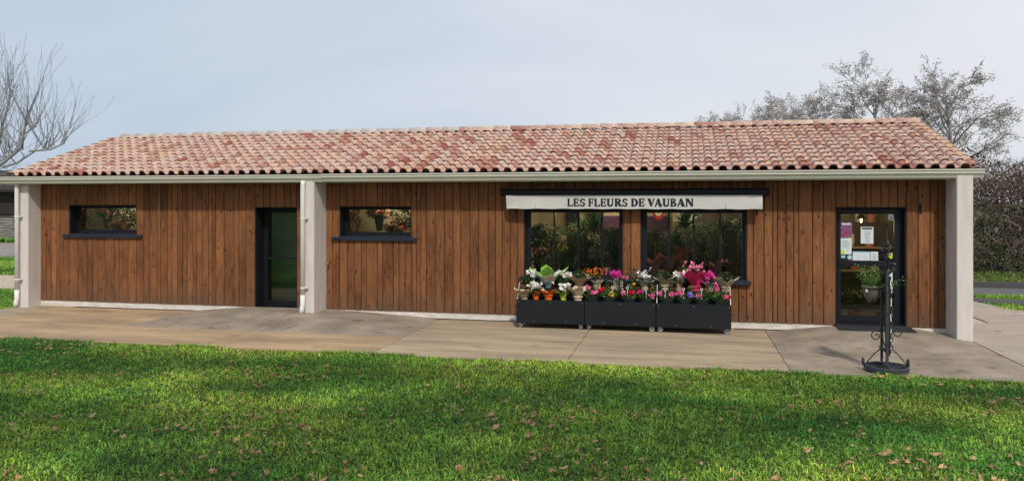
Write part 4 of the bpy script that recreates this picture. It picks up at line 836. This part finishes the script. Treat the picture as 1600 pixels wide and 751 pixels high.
for k, (x, z, s_, m, lb, yy) in enumerate(((-.58, .86, .24, 'rose_petal', 'muted red paper wrap at the lower left of the right window', .4), (-.28, .92, .26, 'clay', 'tall brown red paper wrap in the middle of the right window', .52), (.0, 1.1, .22, 'clay', 'brown red wrap standing above the green pot in the right window', .62), (.62, .86, .20, 'rose_petal', 'dull red wrap low at the right of the right window', .4), (.9, .86, .18, 'wine_petal', 'dark red wrap in the right corner of the right window', .4))):
    t = ipl(x, z, lb, yy, 'bouquet', 'bouquet'); t.location.z += .06; wrap(t, .07, .14, m, r1=.09, name='pot_wrap'); wings(t, .1, s_*1.1, s_*1.15, m, 6, seed=k+20)
a = MB(); a.lathe([(.001, 0), (.11, 0), (.13, .24), (.12, .24), (.001, .2)], 'lime_paper', n=16); tag(a.build('flower_pot', loc=(.02, .55, .86)), 'large lime green pot in the middle of the right window', 'pot')
for x, z, m, lb in ((2.75, .55, 'red_petal', 'red flowering plant added as the reflection in the left of the entrance door'), (3.25, .5, 'peach_petal', 'peach flowering plant added as the reflection in the middle of the entrance door'), (3.75, .6, 'rose_petal', 'rose flowering plant added as the reflection in the right of the entrance door')):
    t = thing('indoor_plant', lb, 'plant', (x, .75, .1), GI); pot(t, .11, .18, 'clay'); foliage(t, (0, 0, z-.1), (.24, .18, .2), 320, .06, ('foliage_dark', 'foliage'), 'leaves'); bloom(t, (0, -.08, z), .11, 16, .05, m)  # plants added to imitate reddish flower reflections in the lower door pane
for k, (x, z, m) in enumerate(((2.55, .95, 'clay'), (2.85, .95, 'kraft'), (3.25, .95, 'pot_dark'), (3.6, .95, 'clay'), (4.0, .95, 'kraft_light'), (2.7, 1.45, 'kraft'), (3.1, 1.45, 'rose_petal'), (3.5, 1.45, 'kraft_light'), (3.9, 1.45, 'clay'))):
    a = MB(); a.lathe([(0, 0), (.08, 0), (.10, .10), (.09, .26), (.05, .28), (.001, .27)], m, n=12)
    tag(a.build('vase', loc=(x, 2.5, z)), '%s vase %s on the %s shelf behind the entrance door' % (dict(clay='red clay', kraft='tan', pot_dark='black', kraft_light='pale', rose_petal='rose coloured')[m], ('at the left end', 'second from left', 'in the middle', 'second from right', 'at the right end', 'at the left end', 'left of centre', 'right of centre', 'at the right end')[k], 'lower' if z < 1 else 'upper'), 'vase', 'vases behind the entrance door')
box('cabinet_shelf', (2.3, 2.38, .91, 4.3, 2.6, .945), 'frame_oak', bpy.data.objects['store_cabinet']); box('cabinet_shelf', (2.3, 2.38, 1.41, 4.3, 2.6, 1.445), 'frame_oak', bpy.data.objects['store_cabinet'])
# pictures on the back wall
def pic(x0, z0, x1, z1, lb, y=4.17):
    t = thing('wall_picture', lb, 'picture', (0, y, 0)); a = MB(); w_ = .04
    a.box(x0, -.03, z0, x0+w_, 0, z1, 'frame_oak'); a.box(x1-w_, -.03, z0, x1, 0, z1, 'frame_oak'); a.box(x0+w_, -.03, z0, x1-w_, 0, z0+w_, 'frame_oak'); a.box(x0+w_, -.03, z1-w_, x1-w_, 0, z1, 'frame_oak'); a.build('frame', t); box('board', (x0+w_, -.02, z0+w_, x1-w_, -.003, z1-w_), 'slate', t)
pic(-2.95, 1.75, -2.55, 2.35, 'dark board in a light wood frame on the wall behind the left window'); pic(-2.4, 1.6, -1.95, 2.15, 'dark framed board beside the first one behind the left window')
def heart(x, y, z, s, lb):
    a = MB(); 
    for k, (sc_, m) in enumerate(((1, 'red_deco'), (.72, 'cream_wall'), (.5, 'red_deco'))):
        vs = [(s*sc_*.5*math.cos(t)*(1 if z else 1), -k*.01, s*sc_*.75*math.sin(t)*(1.25 if math.sin(t) < 0 else 1)) for t in [2*math.pi*i/24 for i in range(24)]]
        a.add(vs+[(x_, y_+.009, z_) for x_, y_, z_ in vs], [tuple(range(24))]+[(i, (i+1) % 24, 24+(i+1) % 24, 24+i) for i in range(24)], m)
    tag(a.build('hanging_ornament', loc=(x, y, z)), lb, 'ornament')
heart(-.52, 1.6, 2.30, .30, 'large red and cream oval ornament hanging behind the right window'); heart(-2.52, 1.2, 2.28, .12, 'small red ornament hanging behind the left window'); heart(.68, .6, 2.15, .12, 'small red ornament high in the right half of the right window')
box_ = MB(); box_.box(-.22, 2.28, 1.95, .02, 2.31, 2.4, 'kraft_light'); tag(box_.build('wall_card'), 'pale card with an ornament behind the second pane of the right window', 'card')
# dried flower arrangements in the two small windows
def arrangement(x, y, z, rx, rz_, lb, mats, blooms, n=260):
    x += x*(y-.25)/15.6; n *= 2
    t = thing('dried_bouquet', lb, 'bouquet', (x, y, z), 'dried flower arrangements in the small windows'); foliage(t, (0, 0, 0), (rx, .1, rz_), n, .05, mats, 'leaves')
    for bx, bz, m, k, s_ in blooms: bloom(t, (bx, -.09, bz), s_*.5, k, s_, m, petals=9)
for x0, nm in ((-13.83, 'leftmost small window'), (-7.13, 'small window right of the middle pillar')):
    arrangement(x0+.21, .5, 2.0, .15, .36, 'wine red dried garland at the left of the '+nm, ('wine_petal', 'rose_petal', 'rose_petal', 'foliage_dark'), [(0, .1*k, 'rose_petal', 2, .06) for k in range(-3, 4)])
    arrangement(x0+.79, .8, 2.16, .34, .15, 'grey green pink rose bouquet, top middle of the '+nm, ('foliage_dark', 'foliage_dark', 'foliage'), [(-.02, .03, 'rose_petal', 5, .11), (.18, -.03, 'peach_petal', 4, .09), (-.17, .02, 'rose_petal', 3, .07)], 420)
    arrangement(x0+1.34, .8, 2.06, .28, .30, 'spray of cream dried flowers right in the '+nm, ('dry_cream', 'foliage_dark', 'foliage_dark'), [(.05, .0, 'dry_cream', 7, .05), (-.12, .1, 'dry_cream', 6, .05), (.1, -.14, 'dry_cream', 6, .05)], 420)
    arrangement(x0+1.14, .5, 1.86, .29, .13, 'peach and orange rose bunch, bottom right of the '+nm, ('wine_petal', 'foliage_dark', 'wine_petal'), [(-.03, .06, 'peach_petal', 4, .09), (.10, .01, 'peach_petal', 4, .10), (.18, -.03, 'orange_petal', 3, .08), (-.15, .0, 'rose_petal', 5, .07)], 380)
    a = MB(); a.lathe([(.06, -.34), (.10, -.10), (.11, -.02), (.10, -.02), (.05, -.34)], 'slate', n=12); tag(a.build('vase', loc=(x0+.81+x0*.6/15.6, .86, 2.1)), 'grey vase under the pink roses in the '+nm, 'vase')

# ------------------------------------------------------------------ wrought iron sign stand with hanging pot
st = thing('sign_stand', 'wrought iron sign stand seen edge-on at the lawn edge before the entrance door', 'sign', (2.83, -3.52, 0))
a = MB(); r0 = .275
a.lathe([(r0-.012, .03), (r0, .0), (r0+.015, .01), (r0+.015, .08), (r0+.004, .09), (r0-.008, .08), (r0-.012, .03)], 'wrought_iron', n=40); a.lathe([(r0-.01, .03), (.002, .03)], 'wrought_iron', n=40); a.lathe([(r0+.022, .045), (r0+.022, .055), (r0+.012, .055)], 'wrought_iron', n=40)
a.box(-.27, -.015, .065, .27, .015, .085, 'wrought_iron'); a.box(-.015, -.27, .066, .015, .27, .087, 'wrought_iron'); a.build('base_ring', st)
for s in (-1, 1):
    a = MB(); a.tube([(s*.298-.010, .06, .12), (s*.298+.010, .06, .12)], .055, 'rubber', 18); a.tube([(s*.298-.014, .06, .12), (s*.298+.014, .06, .12)], .022, 'wrought_iron', 10); a.build('wheel', st)
    pts = [(s*.27, .02, .10), (s*.16, .02, .24), (s*.06, .02, .33)]; a = MB(); a.tube(pts, .009, 'wrought_iron', 6); a.build('brace', st)
    sp = []
    for i in range(26):
        t_ = i/25*2*math.pi*1.35; rr = .085*(1-i/30); sp.append((s*(.135+rr*math.cos(math.pi+.6+t_)), .0, .50+(.06 if s > 0 else 0)+rr*math.sin(-(math.pi+.6+t_))*(1)))
    a = MB(); a.tube([(s*.02, 0, .36)]+[(s*.045, 0, .43)]+sp, .0085, 'wrought_iron', 6); a.build('scroll', st)
a = MB(); a.box(-.050, -.20, .11, -.018, -.16, 1.46, 'wrought_iron'); a.box(-.036, .17, .11, -.006, .21, 1.44, 'wrought_iron'); a.box(-.06, -.159, .30, -.03, .169, .33, 'wrought_iron'); a.box(-.06, -.159, 1.38, -.03, .169, 1.41, 'wrought_iron'); a.build('post', st)
a = MB(); a.box(.012, -.18, .24, .018, .14, 1.36, 'wrought_iron'); a.build('sign_panel', st)
for k, (z0, z1) in enumerate(((1.18, 1.36), (.93, 1.10), (.72, .88), (.56, .67), (.44, .52), (.33, .41), (.24, .30))):
    a = MB(); a.tube([(.008, -.195, z0+.02), (.014, -.195, z0+.04), (.004+.01*(k % 2), -.195, (z0+z1)/2), (.012, -.195, z1-.04)], .0065, 'white_paint', 6); a.build('white_trim', st)
a = MB()
for k in range(9): z = 1.3-.11*k; a.tube([(.015, -.15, z), (.042, -.16, z-.03), (.04, -.16, z-.07), (.015, -.15, z-.09)], .007, 'wrought_iron', 5)
a.build('side_ornament', st)
a = MB(); a.tube([(0, 0, 1.4), (.01, 0, 1.6), (0, 0, 2.02)], .008, 'wrought_iron', 6)
for k in range(60):
    z = 1.36+.50*rnd.random()**1.3; a.strap((rnd.uniform(-.03, .05), rnd.uniform(-.1, .1), z), rnd.uniform(0, 6.3), rnd.uniform(.06, .13), .032, rnd.uniform(-.2, 1.2), .2, 'wrought_iron', 3)
for q_ in range(7): a.leaves((rnd.uniform(-.05, .06), rnd.uniform(-.1, .1), 1.40+.065*q_), (.055, .08, .05), 14, .085*(1-.05*q_), ('wrought_iron',))
a.build('leaf_ornament', st)
hp = thing('hanging_pot', 'taupe hanging pot of leafy green shoots on the left of the iron sign stand', 'pot', (2.66, -3.42, .98))
a = MB(); a.lathe([(.001, 0), (.05, .0), (.10, .06), (.125, .14), (.128, .20), (.14, .20), (.14, .22), (.125, .22), (.115, .17), (.001, .15)], 'pot_taupe', n=24); a.build('bowl', hp, True)
a = MB(); a.box(-.105, -.078, .14, -.075, -.0765-.02, .18, 'pot_white'); a.build('price_tag', hp)
a = MB(); a.tube([(.10, .0, .20), (.16, -.0, .32), (.17, 0, .42)], .006, 'wrought_iron', 5); a.build('bracket', hp)
a = MB(); b = MB()
for k in range(52):
    az = rnd.uniform(0, 6.3); L_ = rnd.uniform(.2, .46); p0 = Vector((rnd.uniform(-.08, .08), rnd.uniform(-.06, .06), .16)); d = Vector((math.cos(az)*.55, math.sin(az)*.45, 1)).normalized()
    if k > 44: d = Vector((1.0, rnd.uniform(-.4, .4), rnd.uniform(.3, .8))).normalized(); L_ = rnd.uniform(.3, .5)
    pts = [p0+d*L_*i/5+Vector((0, 0, -.12*L_*(i/5)**2)) for i in range(6)]; b.tube(pts, .0022, 'foliage_fresh', 3, False)
    for i in range(1, 6): a.leaves(pts[i], (.035, .035, .035), 3, .026, ('foliage_fresh', 'shoot_green', 'shoot_green', 'shoot_green'))
b.build('shoots', hp); a.build('leaves', hp)

# ------------------------------------------------------------------ trees
def grow(mb, lf, p, d, L_, r, lev, maxlev, P_, rng):
    seg = 4 if lev < 2 else 3; pts = [Vector(p)]; dd = Vector(d)
    for i in range(seg):
        dd = (dd+Vector((rng.gauss(0, P_['wob']), rng.gauss(0, P_['wob']), rng.gauss(0, P_['wob'])+P_['up']))).normalized(); pts.append(pts[-1]+dd*L_/seg)
    rs = [max(r*(1-.62*i/seg), P_['rmin']) for i in range(seg+1)]
    mb.tube(pts, rs, P_['bark'], 6 if lev == 0 else 4 if lev < 3 else 3, False)
    if lev >= maxlev:
        if lf is not None:
            for q in pts[1:]:
                lf.leaves(q, (P_['ls'],)*3, P_['nl'], P_['leaf'], (P_['lm'],), rng=rng)
        return
    for k in range(P_['n'][lev]):
        t = rng.uniform(P_['t0'][lev], 1) if k else 1; i = min(int(t*seg), seg-1); q = pts[i].lerp(pts[i+1], t*seg-i)
        base = (pts[i+1]-pts[i]).normalized(); ax = base.orthogonal(); ax = Matrix.Rotation(rng.uniform(0, 6.3), 3, base) @ ax
        nd = (Matrix.Rotation(P_['ang'][lev]*rng.uniform(.6, 1.3)*(1 if k else .35), 3, ax) @ base).normalized(); nd.z = nd.z*P_['flat']+.04; nd.normalize()
        grow(mb, lf, q, nd, L_*P_['len'][lev]*rng.uniform(.7, 1.15), rs[i]*.62, lev+1, maxlev, P_, rng)
def alder(x, y, H_, seed, lb, trunkh=.28, s=1):
    rng = random.Random(seed); t = thing('alder_tree', lb, 'tree', (x, y, 0), 'hazy bare trees behind the roof')
    tr = MB(); cw = MB(); lf = MB(); r = H_*.018
    th = H_*trunkh; tp = [(0, 0, -.05), (rng.gauss(0, .08), 0, th*.5), (rng.gauss(0, .1), 0, th), (rng.gauss(0, .3), 0, H_*.55), (rng.gauss(0, .4), rng.gauss(0, .3), H_*.86)]
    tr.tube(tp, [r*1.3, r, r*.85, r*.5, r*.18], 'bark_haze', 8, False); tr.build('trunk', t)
    P_ = dict(wob=.14, up=.0, n=[5, 4, 3, 0], t0=[.3, .25, .25, .2], ang=[.75, .7, .7, .6], len=[.55, .6, .6, .6], flat=.66, rmin=.016*s, bark='bark_haze', ls=.28*s, nl=3, leaf=.14*s, lm='brown_leaf_haze')
    N_ = 20
    for k in range(N_):
        f = (k+.5)/N_; z = th+(H_*.84-th)*f; i = 2 if z < H_*.55 else 3; u = (z-tp[i][2])/(tp[i+1][2]-tp[i][2]); q = Vector(tp[i]).lerp(Vector(tp[i+1]), u)
        az = k*2.4+rng.uniform(-.3, .3); el = .22+.7*f; L_ = H_*(.29*(1-.5*f)+.05)*rng.uniform(.8, 1.2)
        grow(cw, lf, q, (math.cos(az)*math.cos(el), math.sin(az)*math.cos(el), math.sin(el)), L_, r*(.55-.3*f), 0, 3, P_, rng)
    c = cw.build('crown', t); lf.build('foliage', t)
    return t
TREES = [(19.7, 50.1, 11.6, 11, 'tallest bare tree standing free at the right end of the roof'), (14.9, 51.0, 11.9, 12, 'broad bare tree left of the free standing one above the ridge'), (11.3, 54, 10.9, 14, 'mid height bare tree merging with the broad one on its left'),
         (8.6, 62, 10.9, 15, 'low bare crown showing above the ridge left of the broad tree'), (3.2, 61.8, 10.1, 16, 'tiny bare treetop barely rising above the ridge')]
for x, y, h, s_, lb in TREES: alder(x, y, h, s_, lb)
# pollarded tree at the left edge
t = thing('bare_tree', 'pollarded leafless tree with upright shoots at the left edge beyond the roof', 'tree', (-22.6, 6.1, 0)); rng = random.Random(4)
tr = MB(); tr.tube([(0, 0, -.05), (.05, 0, 1.3), (.0, .0, 2.7), (.1, .1, 3.6)], [.26, .21, .19, .15], 'bark_pale', 9, False); tr.build('trunk', t)
def loc_(px, py, dy=0):   # limb joints in the tree's own plane, metres
    return Vector(((px+10)*.0211, (px+10)*.0048+dy, 2.42+(314-py)*.0211))
limbs = [([(-4, 285), (2, 262), (6, 236), (12, 232)], .10, .0), ([(4, 262), (12, 232), (18, 195), (27, 158), (28, 150)], .085, .1), ([(0, 266), (18, 258), (45, 237), (52, 232), (60, 205), (67, 178)], .095, -.3), ([(20, 262), (38, 254), (62, 235), (78, 231)], .06, .4),
         ([(-8, 262), (0, 230), (2, 205), (-6, 170)], .08, .5), ([(50, 234), (58, 210), (84, 198)], .04, -.5), ([(60, 236), (85, 233), (100, 222)], .055, .6), ([(-4, 262), (-20, 235), (-38, 200), (-50, 165)], .09, -.2), ([(-6, 275), (-30, 262), (-60, 245), (-85, 215)], .08, .3), ([(2, 262), (14, 245), (14, 238)], .03, .9)]
cw = MB(); P_ = dict(wob=.10, up=.10, n=[3, 1, 0], t0=[.25, .3, .3], ang=[.5, .55, .5], len=[.62, .6, .6], flat=1, rmin=.0045, bark='bark_pale', ls=.1, nl=0, leaf=.1, lm='brown_leaf_haze')
for pts, r, dy in limbs:
    q = [loc_(a_, b_, dy*(i/len(pts))) for i, (a_, b_) in enumerate(pts)]; cw.tube(q, [r*.62*(1-.4*i/len(q)) for i in range(len(q))], 'bark_pale', 7, True)
    for k in range(12):
        f = rng.uniform(.25, 1) if k > 4 else rng.uniform(.85, 1); i = min(int(f*(len(q)-1)), len(q)-2); p = q[i].lerp(q[i+1], f*(len(q)-1)-i); az = rng.uniform(0, 6.3)
        d = Vector((math.cos(az)*.55, math.sin(az)*.55, rng.uniform(.5, 1.2))).normalized()
        grow(cw, None, p, d, rng.uniform(.5, 1.5), .016, 0, 2, P_, rng)
for k in range(14):   # low drooping twigs seen under the gutter
    grow(cw, None, loc_(rng.uniform(-25, 0), rng.uniform(270, 290), rng.uniform(-.5, .5)), Vector((.8, rng.uniform(-.4, .2), rng.uniform(-.5, .3))).normalized(), rng.uniform(.6, 1.1), .014, 0, 2, P_, rng)
cw.build('crown', t)

# trees behind the photographer (they shade the lawn in patches and show as dark reflections in the glass)
rng = random.Random(77)
def lawn_tree(x, y, H_, clumps, lb):
    t = thing('park_tree', lb, 'tree', (x, y, 0), 'park trees behind the viewpoint'); tr = MB(); cr = MB(); tr.tube([(0, 0, -.05), (.1, 0, H_*.3), (0, .1, H_*.6), (.1, 0, H_*.95)], [.24, .18, .12, .04], 'bark_pale', 8, False)
    for sx_, sy_, rx, ry, h, n in clumps:
        c = Vector((sx_, sy_, 0))+sunv*(h/sunv.z)-Vector((x, y, 0)); tr.tube([(0, 0, h*.55), tuple(c*.5+Vector((0, 0, h*.35))), tuple(c)], [.09, .06, .03], 'bark_pale', 5, False)
        cr.leaves(c, (rx, ry*1.25, .5), int(n*2.6), .20, ('foliage',), rng=rng)
    tr.build('trunk', t); cr.build('crown', t)
lawn_tree(-9.5, -18.5, 10, [(-11, -4.9, 1.6, .55, 11.5, 900), (-8, -5.0, 1.8, .5, 11, 900), (-8.5, -6.1, 1.5, .25, 10.5, 420), (-6.3, -8.0, 1.5, .5, 9, 900), (-4.4, -7.7, 1.5, .5, 9, 700), (-7, -8.7, 1.2, .3, 8, 500), (-10.2, -7.0, 1.0, .4, 9.5, 500), (-8.4, -7.6, 1.0, .4, 9, 500), (-5.6, -6.2, 1.0, .25, 10, 400)], 'leafy park tree behind the viewpoint on the left')
lawn_tree(-2.8, -19, 11, [(-4.8, -5.0, 1.9, .5, 11.5, 900), (-1.8, -5.1, 1.8, .45, 11, 800), (-2.4, -6.9, 1.6, .55, 10, 900), (-3.0, -8.4, 1.2, .35, 9, 600), (-1.0, -8.3, .9, .35, 8, 400), (-4.2, -9.3, 1.3, .3, 8, 600), (-2.0, -6.0, 1.0, .3, 10.5, 400)], 'leafy park tree just behind the viewpoint')
lawn_tree(4.5, -18.5, 10.5, [(1.5, -4.7, 1.8, .30, 11.5, 600), (4.2, -4.9, 1.8, .45, 11, 800), (.4, -6.4, 1.4, .45, 10, 900), (1.9, -6.0, 1.2, .3, 10, 600), (-.3, -7.4, 1.2, .4, 9, 700)], 'leafy park tree behind the viewpoint on the right')

# wild hedge on the right
hg = thing('wild_hedge', 'tall tangled hedge of bare twigs and dark ivy beyond the road on the right', 'hedge', (14, 14, 0)); rng = random.Random(21)
ivy = MB(); tw = MB(); core = MB()
hx0, hx1 = -10.0, 12.0
def htop(x): return 3.95+.28*math.sin(x*1.1)+.18*math.sin(x*2.7+1)
for k in range(8000):
    x = rng.uniform(-6, 8); y = rng.uniform(-1.4, 2.0); z = htop(x)*rng.uniform(0, .8) if k > 900 else htop(x)*rng.uniform(.55, .85)
    p = Vector((x, y, z)); d = Vector((rng.gauss(0, .5), rng.gauss(-.1, .4), rng.uniform(.1, 1))).normalized(); pts = [p]; top = htop(x)+rng.gauss(0, .12)
    for i in range(4):
        d = (d+Vector((rng.gauss(0, .35), rng.gauss(0, .3), rng.gauss(0, .25)))).normalized(); q_ = pts[-1]+d*rng.uniform(.12, .3)
        if q_.z > top: q_.z = top-rng.random()*.1; d.z = -abs(d.z)*.3
        pts.append(q_)
    tw.tube(pts, [.016, .013, .010, .008, .006], 'twig', 3, False)
for k in range(9500):
    x = rng.uniform(-6, 8); z = abs(rng.gauss(0, .75)); y = -1.35+rng.random()**2*2.0+.15*math.sin(x*3)+.2*math.sin(z*2+x)
    ivy.leaves((x, y, z), (.05, .05, .05), 1, .075, ('ivy',), rng=rng)
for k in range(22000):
    x = rng.uniform(-6, 8); y = rng.uniform(-.2, 2); z = rng.uniform(0, htop(x)-.15); ivy.leaves((x, y, z), (.1, .1, .1), 1, .10, ('hedge_brown', 'hedge_brown', 'far_green') if z < 2 else ('hedge_brown',), rng=rng)  # dark brown and green leaves fill the hedge core
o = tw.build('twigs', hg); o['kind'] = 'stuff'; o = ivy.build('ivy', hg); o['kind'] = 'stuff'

# old barn on the left
bn = thing('old_barn', 'old dark timber barn with pale stacked boards at the far left', 'barn', (-40.5, 25.6, 0))
a = MB(); a.box(-7, .0, 1.6, 3.5, 5, 3.1, 'barn_dark'); a.box(-7, .35, -.04, 3.5, 5, 1.599, 'barn_dark'); a.build('wall', bn)
a = MB(); a.add([(-7.3, -.6, 3.25), (4.0, -.6, 3.05), (4.0, 3, 4.4), (-7.3, 3, 4.5), (-7.3, -.6, 3.1), (4.0, -.6, 2.9), (4, 3, 4.2), (-7.3, 3, 4.3)], [(0, 1, 2, 3), (4, 7, 6, 5), (0, 4, 5, 1), (1, 5, 6, 2)], 'barn_dark'); a.build('roof', bn)
for k in range(9): box('board', (-6.5, .2+.02*(k % 2), .08+k*.165, -.35+.1*(k % 3), .34, .08+k*.165+.14), 'barn_board', bn)
for k in range(5): box('board', (-.2+.08*(k % 2), .22, .08+k*.165, 3.2, .34, .08+k*.165+.14), 'barn_board', bn)
f = MB(); f.box(-.05, .05, .95, 1.55, .2, 1.58, 'barn_dark'); f = f.build('window', bn); box('glass_pane', (.1, .03, 1.02, 1.4, .049, 1.5), 'print_grey', f)
a = MB()
for x in (-2.2, -1.3, 1.4): a.tube([(x-.12, -.2, .32), (x+.12, -.2, .32)], .3, 'rubber', 16)
o = a; 
for k, x in enumerate((-2.3, -.9)):
    b = MB(); b.tube([(0, -.1, 0), (0, .1, 0)], .34, 'rubber', 18); b.tube([(0, -.11, 0), (0, .11, 0)], .15, 'barn_board', 12); b.build('tyre', bn, loc=(x, -.7, .3))
print('tris', sum(len(o.data.loop_triangles) or sum(len(p.vertices)-2 for p in o.data.polygons) for o in {o.data.name: o for o in bpy.data.objects if o.type == 'MESH' and len(o.data.polygons) < 200000}.values()))
